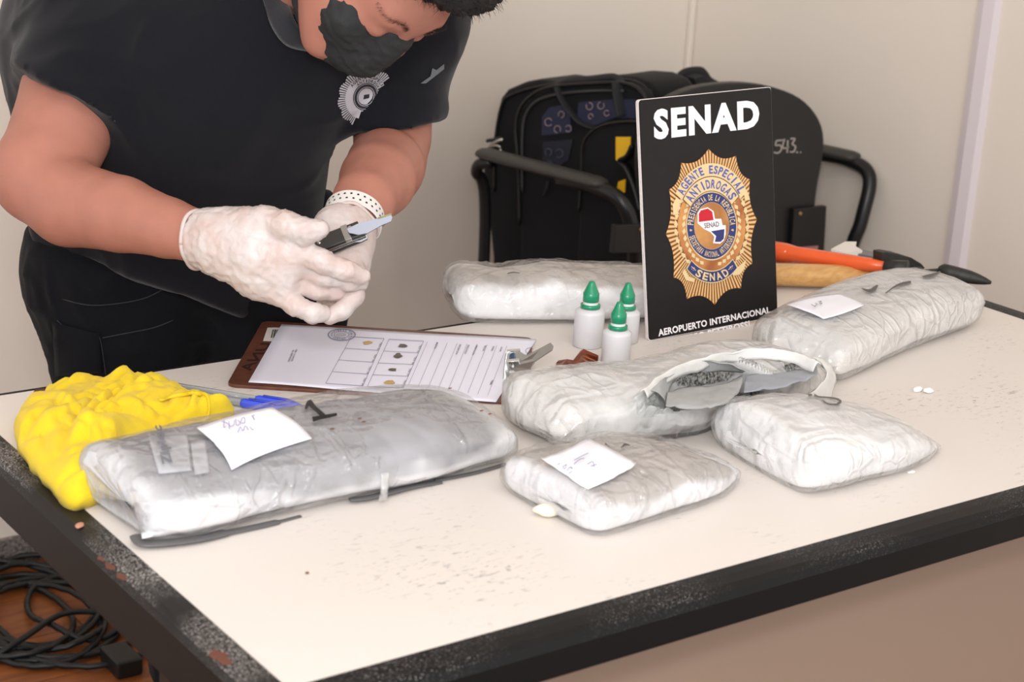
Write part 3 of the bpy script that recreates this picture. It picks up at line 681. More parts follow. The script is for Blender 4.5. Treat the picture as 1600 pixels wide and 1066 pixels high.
# ---- paper labels, pen writing, marker strokes
def written(lines, bv, m, parent, name='handwriting', off=0.0035):
    V, F = [], []
    for pts, wd in lines: stroke('', pts, wd, bv, m, None, off, joined=(V, F))
    return mesh_obj(name, V, F, m, parent, smooth=False) if V else None
def letters(s, quad, bv, m, parent, name='lettering', off=0.0035, bold=0.0):
    P, F = text_quad(s, quad, bold); V = [drop(bv, p[0], p[1], off) for p in P]
    ok = [f for f in F if all(V[i] is not None for i in f)]; V = [v if v is not None else Vector((0, 0, .8)) for v in V]
    return mesh_obj(name, V, ok, m, parent, smooth=False)
l1 = sheet('paper_label', [(361, 738), (486, 690), (425, 641), (307, 673)], B1, paper, b1, off=0.003, bow=(-4, 8, -3, 8))
LB = bvh_of(l1, w1)
written([([(346, 664), (356, 668), (358, 676)], 1.0), ([(350, 662), (349, 673), (352, 672)], 1.0), ([(357, 664), (359, 672), (365, 669), (366, 662)], 1.0), ([(368, 660), (369, 670), (375, 667), (371, 662)], 1.0), ([(378, 659), (376, 666), (382, 666), (382, 659), (378, 658)], 1.0), ([(394, 655), (398, 662)], 1.3), ([(398, 654), (393, 656)], 1.0),
         ([(371, 682), (375, 673), (379, 679), (383, 671), (388, 678)], 1.0), ([(390, 672), (394, 677), (396, 676)], 1.2)], LB, ink, b1)
written([([(477, 642), (480, 636), (483, 632), (487, 631)], [4, 8]), ([(484, 632), (491, 640), (499, 647), (507, 655)], [9, 7, 8]), ([(488, 658), (500, 655), (512, 653), (526, 650)], [8, 6, 6, 4])], B1, marker, b1, 'marker_number', 0.0018)
for q in ([(248, 742), (300, 738), (292, 685), (236, 692)], [(306, 742), (325, 738), (320, 690), (300, 692)]):
    pass
sheet('write_on_patch', [(248, 742), (299, 737), (292, 678), (232, 684)], B1, film('frosted_patch', 0.4, (236, 238, 244), 0.3, 44, .3), b1, off=0.0012)
sheet('write_on_patch', [(304, 744), (327, 740), (320, 690), (298, 692)], B1, film('frosted_patch'), b1, off=0.0012, n=8)
letters('Ziploc', [(274, 728), (256, 670), (238, 672), (254, 732)], B1, mat('faint_grey_print', (118, 120, 128), 0.5), b1, 'bag_print', 0.0036, 0.03)
sheet('white_slip', [(222, 842), (372, 812), (392, 795), (210, 785)], bvh_of(f1), mat('translucent_slip', (236, 236, 238), 0.5), b1, n=10, off=0.0012)
# dark folded black film along the foot of the first package
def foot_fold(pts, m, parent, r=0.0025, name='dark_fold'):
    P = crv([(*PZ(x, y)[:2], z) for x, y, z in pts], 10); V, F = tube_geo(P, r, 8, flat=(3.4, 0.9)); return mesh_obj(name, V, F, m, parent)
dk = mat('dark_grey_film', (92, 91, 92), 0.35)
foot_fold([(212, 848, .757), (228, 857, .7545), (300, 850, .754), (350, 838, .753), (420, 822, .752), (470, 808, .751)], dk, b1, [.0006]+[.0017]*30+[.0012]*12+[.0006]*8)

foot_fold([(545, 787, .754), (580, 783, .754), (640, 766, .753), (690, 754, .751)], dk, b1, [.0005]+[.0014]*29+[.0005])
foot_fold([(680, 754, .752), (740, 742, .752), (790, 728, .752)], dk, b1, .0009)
# tape band
sheet('tape_strip', [(592, 783), (606, 780), (606, 738), (594, 738)], B1, FILMW, b1, n=6, off=0.002)
rust = mat('rust_brown_speck', (120, 78, 60), 0.7)
for px, py in [(562, 655), (568, 660), (752, 643), (770, 640), (765, 648), (519, 671), (703, 608)]:
    h = drop(B1, px, py, 0.0008)
    if h:
        bm = bmesh.new(); bmesh.ops.create_icosphere(bm, subdivisions=1, radius=0.0016); [setattr(v, 'co', Vector((v.co.x * 1.5, v.co.y, v.co.z * .3)) + h) for v in bm.verts]; bm_obj('rust_speck', bm, rust, b1)
# label and dashes on the third
l3 = sheet('paper_label', [(1286, 502), (1350, 480), (1312, 463), (1227, 479)], B3, paper, b3, off=0.003, bow=(2, 4, -3, 4))
LB = bvh_of(l3, w3)
written([([(1267, 480), (1273, 484)], 1), ([(1273, 478), (1276, 480), (1272, 483)], 1), ([(1278, 476), (1283, 475), (1280, 478), (1284, 478), (1281, 480)], 1)], LB, mat('grey_pen', (150, 148, 160), .6), b3)
written([([(1346, 453), (1358, 457), (1366, 453), (1371, 448)], [1, 5, 6, 2]), ([(1383, 461), (1395, 452), (1408, 446), (1423, 443)], [1.5, 2, 4, 4]), ([(1441, 435), (1452, 433), (1462, 430), (1472, 425)], [2, 5, 4, 1.5])], B3, graymark, b3, 'marker_dash', .002)
# label on the fourth
l4 = sheet('paper_label', [(920, 769), (993, 730), (918, 691), (845, 722)], B4, paper, b4, off=0.004, bow=(3, 3, 3, 3))
LB = bvh_of(l4, w4)
written([([(897, 725), (908, 719), (919, 714)], 1), ([(897, 731), (905, 724), (913, 722)], 1), ([(916, 731), (925, 727), (927, 735)], 1), ([(922, 734), (931, 731)], 1), ([(872, 731), (876, 729)], 1), ([(881, 734), (886, 731), (884, 737), (881, 734)], 1), ([(888, 740), (892, 735), (896, 738)], 1), ([(890, 745), (896, 741)], 1)], LB, ink, b4)
written([([(946, 696), (952, 702)], [3, 1]), ([(970, 703), (976, 698), (984, 699)], [1, 4, 1])], B4, graymark, b4, 'marker_dash', .002)
# loop drawn on the fifth
written([([(1262, 621), (1270, 620), (1278, 623), (1291, 624), (1305, 626), (1312, 630), (1306, 635), (1292, 634), (1284, 628)], [3, 4, 2.5, 2.5, 3.5, 4, 3, 2.5, 2])], B5, graymark, b5, 'marker_loop', .002)
written([([(792, 430), (801, 428), (812, 429)], [1, 2, 1])], B2, graymark, b2, 'marker_dash', .002)
# crumbs
crumbm = mat('cream_crumb', (246, 238, 216), 0.7, bump=0.4, bscale=200); crumbw = mat('white_crumb', (246, 245, 244), 0.7, bump=0.4, bscale=200)
def crumb(px, py, sz, seed, m, label, name='crumb', rot=0.0):
    bm = bmesh.new(); bmesh.ops.create_icosphere(bm, subdivisions=3, radius=1); P = np.array([v.co[:] for v in bm.verts]); D = 1 + 0.22 * noise(P, 1.6, seed) + .08 * noise(P, 4, seed)
    c = PZ(px, py); R_ = Matrix.Rotation(rot, 3, 'Z')
    for v, d_ in zip(bm.verts, D):
        q = R_ @ Vector((v.co.x * sz[0] * d_, v.co.y * sz[1] * d_, 0)); v.co = Vector((c[0] + q.x, c[1] + q.y, max(0.7502, 0.75 + sz[2] * (1 + v.co.z * d_) * 0.95)))
    o = bm_obj(name, bm, m, None, smooth=True); tag(o, label, 'crumb'); return o
crumb(1434, 612, (.0075, .004, .003), 3, crumbw, 'white powdery crumb lying alone at the right, the left one of two touching')
crumb(1450, 614, (.0065, .0055, .003), 5, crumbw, 'white powdery crumb lying alone at the right, the right one of two touching')
crumb(856, 808, (.013, .007, .0065), 8, crumbm, 'cream-coloured lump at the front corner of the block with the crumpled note', 'lump', -0.75)
crumb(1424, 739, (.005, .003, .001), 11, crumbw, 'thin white flake by the tip of the pillow-shaped package', 'flake')
crumb(480, 897, (.0016, .0014, .001), 13, mat('brown_speck', (120, 90, 70), .8), 'tiny brown speck on the bare desk front', 'speck')
o = crumb(124, 823, (.006, .0035, .0012), 17, mat('salmon_flake', (196, 140, 118), .7), 'salmon-coloured flake on the dusty left edge of the desk', 'flake', .9)
# ---------------- standing sign board ----------------
BLc = PZ(1013, 533); ya, le, rl = -0.038, -0.1578, -0.0302; BW, BH = 0.2045, 0.2846
def rmat(a, b, c):
    return (Matrix.Rotation(a, 4, 'Z') @ Matrix.Rotation(-b, 4, 'X').inverted() @ Matrix.Rotation(c, 4, 'Y'))
BM = np.array(rmat(ya, le, rl))[:3, :3]; MB4 = Matrix.Translation(Vector(BLc)) @ Matrix([list(BM[i]) + [0] for i in range(3)] + [[0, 0, 0, 1]])
board = empty('sign_board', BLc, 'upright black A4 sign board with gold star badge and white lettering', 'sign')
def rounded(w_, h_, r, x0=0, y0=0):
    P = []
    for cx_, cy_, a0 in ((x0 + w_ - r, y0 + r, -90), (x0 + w_ - r, y0 + h_ - r, 0), (x0 + r, y0 + h_ - r, 90), (x0 + r, y0 + r, 180)):
        for k in range(5): a = math.radians(a0 + k * 22.5); P.append((cx_ + r * math.cos(a), cy_ + r * math.sin(a)))
    return P
toXZ = Matrix(((1, 0, 0, 0), (0, 0, -1, 0), (0, 1, 0, 0), (0, 0, 0, 1)))   # (x, y, z) -> (x, -z, y): board plane
prism('foam_core', rounded(BW, BH, 0.004), -0.005, -0.0004, mat('white_foam_core', (232, 222, 220), 0.8, bump=.3, bscale=300), board, M=MB4 @ toXZ)
prism('printed_face', rounded(BW - .0012, BH - .0012, 0.004, .0008, .0006), -0.0004, 0.0, mat('matt_black_print', (24, 23, 24), 0.45, spec=.35, var=.15, vscale=60), board, M=MB4 @ toXZ)
prism('strut', [(BW * .3, 0.0), (BW * .7, 0.0), (BW * .5, BH * .7)], 0.0, 0.002, mat('white_foam_core'), board, M=MB4 @ Matrix.Translation((0, 0.006, 0)) @ Matrix.Rotation(math.radians(-16), 4, 'X') @ toXZ)
bn = BM @ np.array([0, -1.0, 0])
def onboard(x, y, off=0.0):
    d = ray(x, y); t = np.dot(BLc + bn * off - CAM, bn) / np.dot(d, bn); return CAM + d * t
def plate(name, pts, m, off, parent=board, hole=None):
    V = [onboard(x, y, off) for x, y in pts]; return mesh_obj(name, V, [tuple(range(len(V)))], m, parent, smooth=False)
def btext(name, s, quad, m, off, bold=.03, parent=board, sp=1.06):
    P, F = text_quad(s, quad, bold, sp); return mesh_obj(name, [onboard(x, y, off) for x, y in P], F, m, parent, smooth=False)
wht = mat('white_print', (238, 234, 238), 0.5); gold = mat('gold_print', (214, 160, 96), 0.45); gold2 = mat('pale_gold_print', (222, 198, 150), 0.45)
dgold = mat('dark_gold_print', (112, 66, 34), 0.5); mgold = mat('copper_print', (158, 92, 52), .5, rgb2=(206, 146, 84), vscale=30); navy = mat('navy_print', (46, 54, 110), .5); redm = mat('red_print', (196, 30, 48), .5)
violet = mat('blue_violet_print', (88, 92, 160), .5); tan = mat('bronze_print', (168, 112, 62), .5, rgb2=(214, 160, 96), vscale=22)
def ctext(name, s, quad, m, off, bold=.05, gap=.10, ratio=None):
    btext(name, s, quad, m, off, bold)
btext('lettering', 'SENAD', [(1022, 219), (1187, 200), (1186, 155), (1021, 171)], wht, 0.0003, .05, sp=1.16)
btext('lettering', 'AEROPUERTO INTERNACIONAL', [(1029, 526), (1204, 489), (1203, 479), (1028, 515)], wht, .0003, .035)
btext('lettering', 'SILVIO PETTIROSSI', [(1064, 537), (1172, 512), (1171, 501), (1063, 526)], wht, .0003, .035)
tips = [(1107, 232), (1150, 243), (1172, 280), (1183, 343), (1176, 412), (1158, 451), (1117, 477), (1073, 468), (1052, 434), (1040, 366), (1045, 296), (1064, 254)]
OC = np.array([1112., 353.])
def star_outline(tips, OC, m=9, sag=.10):
    out = []
    for i in range(len(tips)):
        a = np.array(tips[i], float); b = np.array(tips[(i + 1) % len(tips)], float)
        for k in range(m):
            t = k / m; p = a + (b - a) * t; p = p + (OC - p) * sag * math.sin(math.pi * t) ** 0.8 * (0.8 if True else 1); out.append(p)
    return np.array(out)
so = star_outline(tips, OC)
def fan(name, outline, f0, f1, m, off, place, parent, split=None, frac=1.0):
    V = []; F = []; n = len(outline)
    for i in range(n):
        a = outline[i]; b = outline[(i + 1) % n]; a2 = a + (b - a) * (.5 - frac / 2); b2 = a + (b - a) * (.5 + frac / 2); o_ = OCx(parent)
        q = [a2 * f1 + o_ * (1 - f1), b2 * f1 + o_ * (1 - f1), b2 * f0 + o_ * (1 - f0), a2 * f0 + o_ * (1 - f0)]; base = len(V)
        V += [place(p[0], p[1], off) for p in q]; F.append((base, base + 1, base + 2, base + 3))
    return V, F
OCx = lambda p: OC
def addfan(name, outline, f0, f1, m, off, frac):
    V, F = fan(name, outline, f0, f1, m, off, onboard, board, frac=frac); return mesh_obj(name, V, F, m, board, smooth=False)
addfan('badge_field', so, 0.3, 1.0, dgold, .0003, 1.0)
addfan('badge_rays', so, 0.3, 0.995, gold, .00045, .62)
addfan('badge_rays', so, 0.3, 0.99, gold2, .00055, .22)
def ell(cx_, cy_, a, b, a0=0, a1=360, n=72):
    return [(cx_ + a * math.cos(math.radians(t)), cy_ - b * math.sin(math.radians(t))) for t in np.linspace(a0, a1, n)]
def band(name, ra, rb, a0, a1, m, off, c=(1112, 353), place=None, parent=None, n=60, swap=None):
    A_ = ell(c[0], c[1], ra[0], ra[1], a0, a1, n); B_ = ell(c[0], c[1], rb[0], rb[1], a0, a1, n); V = []; F = []
    for p, q in zip(A_, B_): V += [(place or onboard)(p[0], p[1], off), (place or onboard)(q[0], q[1], off)]
    for i in range(n - 1): F.append((2 * i, 2 * i + 1, 2 * i + 3, 2 * i + 2))
    return mesh_obj(name, V, F, m, parent or board, smooth=False)
def arctext(name, s, ra, a0, a1, hgt, m, off, c=(1112, 353), inward=False, bold=.03, place=None, parent=None, wid=None):
    """letters set one by one along an ellipse arc from angle a0 to a1 (degrees)"""
    V = []; F = []; n = len(s)
    for i, ch in enumerate(s):
        if ch == ' ': continue
        t = math.radians(a0 + (a1 - a0) * (i + .5) / n); p = np.array([c[0] + ra[0] * math.cos(t), c[1] - ra[1] * math.sin(t)])
        tg = np.array([ra[0] * -math.sin(t), -ra[1] * math.cos(t)]); 
        if a1 < a0: tg = -tg
        tg /= np.linalg.norm(tg); nr = np.array([tg[1], -tg[0]])
        step = abs(math.radians(a1 - a0)) / n * np.linalg.norm([ra[0] * math.sin(t), ra[1] * math.cos(t)])
        P, Fc = text2d(ch, bold); lo = P.min(0); hi = P.max(0); w_ = step * .78 * (0.35 if ch in 'I1*' and ch != '*' else 1)
        hh = hgt if ch != '*' else hgt * .5
        U = (P - lo) / (hi - lo) - .5; b = len(V)
        for u in U: q = p + tg * u[0] * w_ + nr * u[1] * hh; V.append((place or onboard)(q[0], q[1], off))
        F += [tuple(b + k for k in f) for f in Fc]
    return mesh_obj(name, V, F, m, parent or board, smooth=False)
band('badge_oval', (0.1, .1), (53, 72), 0, 360, mgold, .0007)
# laurel leaves, left and right
V = []; F = []
for side in (-1, 1):
    for k in range(13):
        t = math.radians(268 - side * 0 + side * (14 + k * 10.2)) if side > 0 else math.radians(268 - (14 + k * 10.2))
        for dr in (-5.0, 5.0):
            p = np.array([1112 + (50 + dr) * math.cos(t), 353 - (68 + dr) * math.sin(t)]); q = math.radians(math.degrees(t) + side * 10)
            e_ = np.array([1112 + (50 + dr * 1.5) * math.cos(q), 353 - (68 + dr * 1.5) * math.sin(q)]); d_ = e_ - p; n_ = np.array([-d_[1], d_[0]]) / (np.linalg.norm(d_) + 1e-6) * 3.2; b = len(V)
            for w_ in (p, p + d_ * .45 + n_, e_, p + d_ * .45 - n_): V.append(onboard(w_[0], w_[1], .0010))
            F.append((b, b + 1, b + 2, b + 3))
mesh_obj('laurel_leaves', V, F, gold2, board, smooth=False)
band('blue_ring_edge', (25, 34), (40, 54), 0, 360, gold2, .0012)
band('blue_ring', (27.5, 37), (38.5, 52), 0, 360, navy, .0014)
band('seal_centre', (.1, .1), (27, 36.5), 0, 360, tan, .0016)
arctext('ring_lettering', '* PRESIDENCIA DE LA REPÚBLICA *', (33, 44.5), 192, -12, 9, gold2, .0017, bold=.02)
arctext('ring_lettering', 'SECRETARÍA NACIONAL ANTIDROGAS', (33, 44.5), 200, 340, 9, gold2, .0017, bold=.02)
plate('map_outline', [(1090, 349), (1090, 333), (1094, 327), (1106, 324), (1115, 330), (1117, 342), (1127, 342), (1129, 352), (1134, 352), (1134, 366), (1131, 376), (1125, 381), (1114, 380), (1116, 370), (1110, 363), (1100, 358)], wht, .0018)
plate('map_red', [(1092, 347), (1092, 334), (1095, 329), (1106, 326), (1113, 331), (1115, 344)], redm, .0019)
plate('map_blue', [(1111, 361.5), (1132, 358), (1131, 373), (1126, 378), (1117, 378), (1119, 369)], navy, .0019)
btext('map_lettering', 'SENAD', [(1101, 357), (1124, 354), (1123, 346), (1100, 349)], mat('grey_print', (110, 100, 100), .5), .002, .02)
band('banner', (54, 78), (66, 98), 33, 149, gold2, .0020); arctext('banner_lettering', 'AGENTE ESPECIAL', (60, 88), 146, 36, 13, violet, .0022)
band('banner_edge', (38, 54), (53.5, 77.5), 36, 148, dgold, .0021); band('banner', (39, 55), (52.5, 76.5), 37, 147, gold2, .0022); arctext('banner_lettering', 'ANTIDROGAS', (45.5, 65.5), 144, 40, 14, violet, .0024)
for pts in ([(1057, 308), (1064, 314), (1058, 330), (1062, 334), (1052, 336), (1051, 320)], [(1161, 290), (1157, 297), (1163, 306), (1164, 314), (1172, 312), (1168, 300)]): plate('ribbon_tail', pts, gold2, .0019)
for pts in ([(1076, 432), (1070, 420), (1066, 426), (1072, 438), (1084, 441), (1086, 436)], [(1152, 418), (1166, 406), (1163, 420), (1156, 429), (1146, 431), (1143, 426)]): plate('ribbon_tail', pts, gold2, .0019)
band('lower_banner_edge', (48, 70), (60, 89.5), 229, 313, gold2, .0020); band('lower_banner', (49, 71.5), (59, 88), 230, 312, navy, .0022)
arctext('lower_banner_lettering', '*SENAD*', (54, 80), 232, 310, 12, gold2, .0024, bold=.03)
band('badge_oval_edge', (52, 71), (54, 73.5), 0, 360, dgold, .0006)

# ---------------- dropper bottles ----------------
hdpe = mat('translucent_white_plastic', (216, 216, 220), 0.35, spec=.5, sss=0.4, coat=.2); green = mat('green_cap_plastic', (22, 140, 100), 0.3, spec=.5, coat=.4)
neckm = mat('milky_neck', (214, 226, 222), .35)
def bottle(px, py, label, first=None, r=.0176, hs=1.0, fill=True):
    hs *= .86
    c = PZ(px, py); t = empty('dropper_bottle', c, label, 'bottle', 'green capped dropper bottles')
    M = Matrix.Translation(Vector(c))
    lathe('bottle_body', [(r * .9, 0), (r, .0015), (r, .047 * hs), (r * .97, .0495 * hs), (r * .75, .053 * hs), (r * .55, .0535 * hs)], hdpe, t, M=M)
    z = .0535 * hs; cs = .84
    lathe('neck', [(r * .50, z - .001), (r * .50, z + cs * .0095)], neckm, t, M=M, seg=28)
    lathe('tamper_ring', [(r * .60, z + cs * .0005), (r * .66, z + cs * .001), (r * .66, z + cs * .0055), (r * .60, z + cs * .006)], green, t, M=M, seg=28)
    lathe('cap', [(r * .50, z + cs * .0095), (r * .54, z + cs * .010), (r * .54, z + cs * .0215), (r * .50, z + cs * .0225), (r * .235, z + cs * .0355), (r * .20, z + cs * .0375), (r * .10, z + cs * .0385)], green, t, M=M, seg=28)
    return t
bottle(918, 540, 'white plastic dropper bottle with green nozzle cap, standing left of the other two')
bottle(975, 533, 'white dropper bottle with green cap, standing behind against the sign board edge', r=.0165, hs=.86)
bottle(961, 570, 'white dropper bottle with green cap, front one, close to the slit package', r=.0165, hs=.92)

# ---------------- clipboard, paper ----------------
ca, cb, cc_, cd_ = PZ(355, 607), PZ(412, 505), PZ(857, 533), PZ(795, 634)
u = cd_ - ca; v = cb - ca
O = ca.copy(); ax = (cc_ + cd_ - ca - cb) / 2; L_ = np.linalg.norm(ax); ax /= L_; ay = np.array([-ax[1], ax[0], 0]); Wc = 0.232; L_ = .318
mid = (ca + cb + cc_ + cd_) / 4; O = mid - ax * L_ / 2 - ay * Wc / 2
MC = Matrix([[ax[0], ay[0], 0, O[0]], [ax[1], ay[1], 0, O[1]], [0, 0, 1, 0.7503], [0, 0, 0, 1]])
hard = mat('brown_hardboard', (104, 62, 46), 0.45, rgb2=(88, 50, 38), vscale=120, bump=.05, bscale=400)
clipb = empty('clipboard', O, 'brown hardboard clipboard with a metal lever clip lying behind the numbered tube', 'clipboard')
prism('hardboard_panel', rounded(L_, Wc, .010), 0, .0034, hard, clipb, M=MC, bev=.0006)
steel = mat('brushed_steel', (176, 180, 180), 0.32, metal=.9); steel2 = mat('bright_steel', (214, 216, 214), .2, metal=.95)
# spring clip at the right end
box('clip_base', (L_ - .030, Wc / 2 - .045, .0034), (L_ - .004, Wc / 2 + .045, .0048), steel, clipb, M=MC, bev=.0005)
def arch(name, prof, y0, y1, m, parent, th=.0011, M=None, narrow=None):
    n = len(prof); V = []; F = []
    for i, (x, z) in enumerate(prof):
        s = narrow[i] if narrow else 1.0; ym = (y0 + y1) / 2; h_ = (y1 - y0) / 2 * s
        V += [(x, ym - h_, z), (x, ym + h_, z)]
    for i in range(n - 1): F.append((2 * i, 2 * i + 1, 2 * i + 3, 2 * i + 2))
    if M is not None: V = [M @ Vector(v) for v in V]
    o = mesh_obj(name, V, F, m, parent, smooth=False); sd = o.modifiers.new('t', 'SOLIDIFY'); sd.thickness = th; return o
LV = [PZ(x, y, z) for x, y, z in [(797, 600, .757), (796, 575, .760), (800, 556, .764), (810, 549, .768), (823, 557, .770), (842, 548, .778), (861, 537, .788), (865, 542, .788), (863, 548, .786), (836, 566, .772), (828, 578, .766), (818, 592, .760)]]
lev = mesh_obj('clip_lever', LV, [tuple(range(12))], steel, clipb, smooth=False); sd = lev.modifiers.new('t', 'SOLIDIFY'); sd.thickness = .0014
for s in (-1, 1):
    yy = Wc / 2 + s * .018
    arch('spring_bracket', [(L_ - .028, .005), (L_ - .027, .016), (L_ - .014, .018), (L_ - .012, .005)], yy - .004, yy + .004, steel2, clipb, M=MC)
tube('hinge_pin', [MC @ Vector((L_ - .02, Wc / 2 - .026, .0125)), MC @ Vector((L_ - .02, Wc / 2 + .026, .0125))], .0018, steel2, clipb)
V, F = [], []
for k in range(90):
    a = k / 90 * 2 * math.pi * 6; V.append(MC @ Vector((L_ - .02 + .0042 * math.cos(a), Wc / 2 - .013 + .026 * k / 90, .0125 + .0042 * math.sin(a))))
tube('coil_spring', V, .0007, mat('blued_spring_steel', (90, 110, 140), .3, metal=.8), clipb, seg=5)
# sticker and stencil letters on the panel
stick = mesh_obj('barcode_sticker', [np.array(PZ(x, y, .7539)) for x, y in [(411, 533), (440, 534), (447, 512), (418, 512)]], [(0, 1, 2, 3)], mat('sticker_white', (212, 208, 204), .6), clipb, smooth=False)
V, F = [], []
for k, wd in enumerate([1.2, .6, 1.6, .8, 1.2, .6, 1.4]):
    x0 = 424 + k * 1.7; b = len(V); V += [PZ(x, y, .7541) for x, y in [(x0 - 1, 528), (x0 - 1 + wd, 528), (x0 + 2 + wd, 515), (x0 + 2, 515)]]; F.append((b, b + 1, b + 2, b + 3))
mesh_obj('barcode', V, F, mat('dark_print', (60, 58, 62), .6), stick, smooth=False)
P, Fc = text_quad('UNA', [(425, 536), (388, 572), (400, 578), (436, 540)][0:1] + [(392, 580), (372, 580), (408, 536)], .02)
mesh_obj('stencil_letters', [PZ(x, y, .7539) for x, y in P], Fc, mat('black_stencil', (40, 24, 20), .6), clipb, smooth=False)
# the form
def onpaper(x, y, off=0.0): return PZ(x, y, 0.7549 + off)
pa, pb, pc, pd = [PZ(x, y, .7545) for x, y in [(388, 597), (440, 507), (838, 530), (775, 628)]]
G = 22; V = []; F = []
for j in range(G + 1):
    for i in range(G + 1):
        u, v = i / G, j / G; p = (1 - u) * (1 - v) * pa + u * (1 - v) * pd + u * v * pc + (1 - u) * v * pb
        z = .7543 + .0004 * math.sin(u * 7 + v) * (1 if u < .95 else 0) + max(0, .05 - v) * .004 * math.sin(u * 12) ; V.append((p[0], p[1], z))
for j in range(G):
    for i in range(G): a = j * (G + 1) + i; F.append((a, a + 1, a + G + 2, a + G + 1))
form = mesh_obj('form_sheet', V, F, mat('white_form_paper', (236, 236, 250), .7)); tag(form, 'white printed test form with boxes, stamp and reagent spots, clamped on the clipboard', 'paper')
sd = form.modifiers.new('t', 'SOLIDIFY'); sd.thickness = .0002; sd.offset = -1
fgrey = mat('form_print_grey', (150, 150, 170), .7); fdark = mat('form_print_dark', (100, 100, 112), .7)
V, F = [], []
def ln(a, b, w_=.7):
    a = np.array(a, float); b = np.array(b, float); d = b - a; n_ = np.array([-d[1], d[0]]) / np.linalg.norm(d) * w_ / 2; q = len(V)
    for p in (a + n_, b + n_, b - n_, a - n_): V.append(onpaper(p[0], p[1]))
    F.append((q, q + 1, q + 2, q + 3))
A1, A2, A3, A4 = (549, 526), (600, 529), (567, 603), (509, 599)
B1_, B2_, B3_, B4_ = (608, 530), (662, 533), (630, 606), (574, 604)
for Q_ in ((A1, A2, A3, A4), (B1_, B2_, B3_, B4_)):
    for k in range(4): ln(Q_[k], Q_[(k + 1) % 4])
    for t in (.25, .5, .75): ln(np.array(Q_[0]) * (1 - t) + np.array(Q_[3]) * t, np.array(Q_[1]) * (1 - t) + np.array(Q_[2]) * t, .6)
for k in range(9):
    x = 668 + k * 15.5; ln((x, 534 + k * .8), (x - 30, 602 + k * 2.0), .5)
mesh_obj('form_lines', V, F, fgrey, form, smooth=False)
def ptext(s, quad, m, bold=.01):
    P, Fc = text_quad(s, quad, bold); return [onpaper(x, y, .0001) for x, y in P], Fc
allV, allF = [], []
def addt(s, base, ln_, hgt, dirv=(-.42, 1)):
    d = np.array(dirv) / np.linalg.norm(dirv); n_ = np.array([1, .05]); b0 = np.array(base, float); q = [b0, b0 + d * ln_, b0 + d * ln_ + n_ * hgt, b0 + n_ * hgt]
    v_, f_ = ptext(s, q, None); b = len(allV); allV.extend(v_); allF.extend([tuple(b + k for k in f) for f in f_])
for k in range(4):
    t = (k + .1) / 4; p = np.array(A2) * (1 - t) + np.array(A3) * t; addt('TEST 0' + '1234'[k], p + (-5, 4), 13, 3)
    p = np.array(B2_) * (1 - t) + np.array(B3_) * t; addt('TEST 0' + '5678'[k], p + (-5, 4), 13, 3)
for (s, x, y, l) in (('MUESTRA', 682, 535, 11), ('DESCRIPCION', 718, 538, 17), ('RESULTADO', 731, 539, 15), ('OBSERVACION', 744, 539, 17), ('FECHA', 757, 540, 9), ('HORA', 770, 541, 8), ('LUGAR', 783, 542, 8), ('FIRMA', 768, 594, 8)): addt(s, (x, y), l, 3)
addt('FIRMA Y ACLARACION', (462, 546), 20, 3); addt('DEL RESPONSABLE', (457, 547), 20, 3)
tag(mesh_obj('form_lettering', allV, allF, fdark, form, smooth=False), kind='stuff')
place_p = lambda x, y, off: onpaper(x, y, off)
for (ra, rb) in (((20, 8.6), (22, 9.6)), ((11, 4.6), (12, 5.2))): band('ink_stamp', ra, rb, 0, 360, fgrey, .0001, c=(534, 523), place=place_p, parent=form)
arctext('stamp_lettering', 'MINISTERIO PUBLICO UNIDAD', (16, 7), 200, -150, 3, fgrey, .0001, c=(534, 523), place=place_p, parent=form)
band('stamp_core', (.1, .1), (8, 3), 0, 360, mat('stamp_pale_grey', (196, 196, 208), .7), .0001, c=(533, 523), place=place_p, parent=form)
V, F = [], []
for k, (x, y) in enumerate([(823, 546), (829, 545), (833, 548)]):
    for q in range(8): pass
band('pen_scribble', (6, 4), (6.6, 4.6), 30, 300, mat('pen_line_grey', (120, 122, 150), .6), .0001, c=(828, 548), place=place_p, parent=form)
V, F = [], []
st_d = mat('dark_olive_stain', (96, 88, 70), .35, rgb2=(70, 62, 50), vscale=200); st_y = mat('ochre_stain', (198, 160, 96), .4)
for (x, y, a, b, dk_) in [(574, 535.5, 7, 2.8, 0), (629, 540, 6.5, 3.2, 1), (622, 555.5, 6.5, 3.5, 1), (614, 577.5, 6, 2.5, 1), (609, 597, 8, 3.4, 0)]:
    pts = [(x + a * math.cos(t) * (1 + .25 * math.sin(3 * t + x)), y + b * math.sin(t) * (1 + .2 * math.cos(2 * t + y))) for t in np.linspace(0, 2 * math.pi, 24, endpoint=False)]
    n = len(pts); V = [tuple(onpaper(p[0], p[1], .0001)) for p in pts] + [tuple(onpaper(x, y, .0006))]
    o = mesh_obj('reagent_spot', V, [(i, (i + 1) % n, n) for i in range(n)], st_d if dk_ else st_y, form); o['label'] = 'dark reagent spot' if dk_ else 'ochre reagent spot'

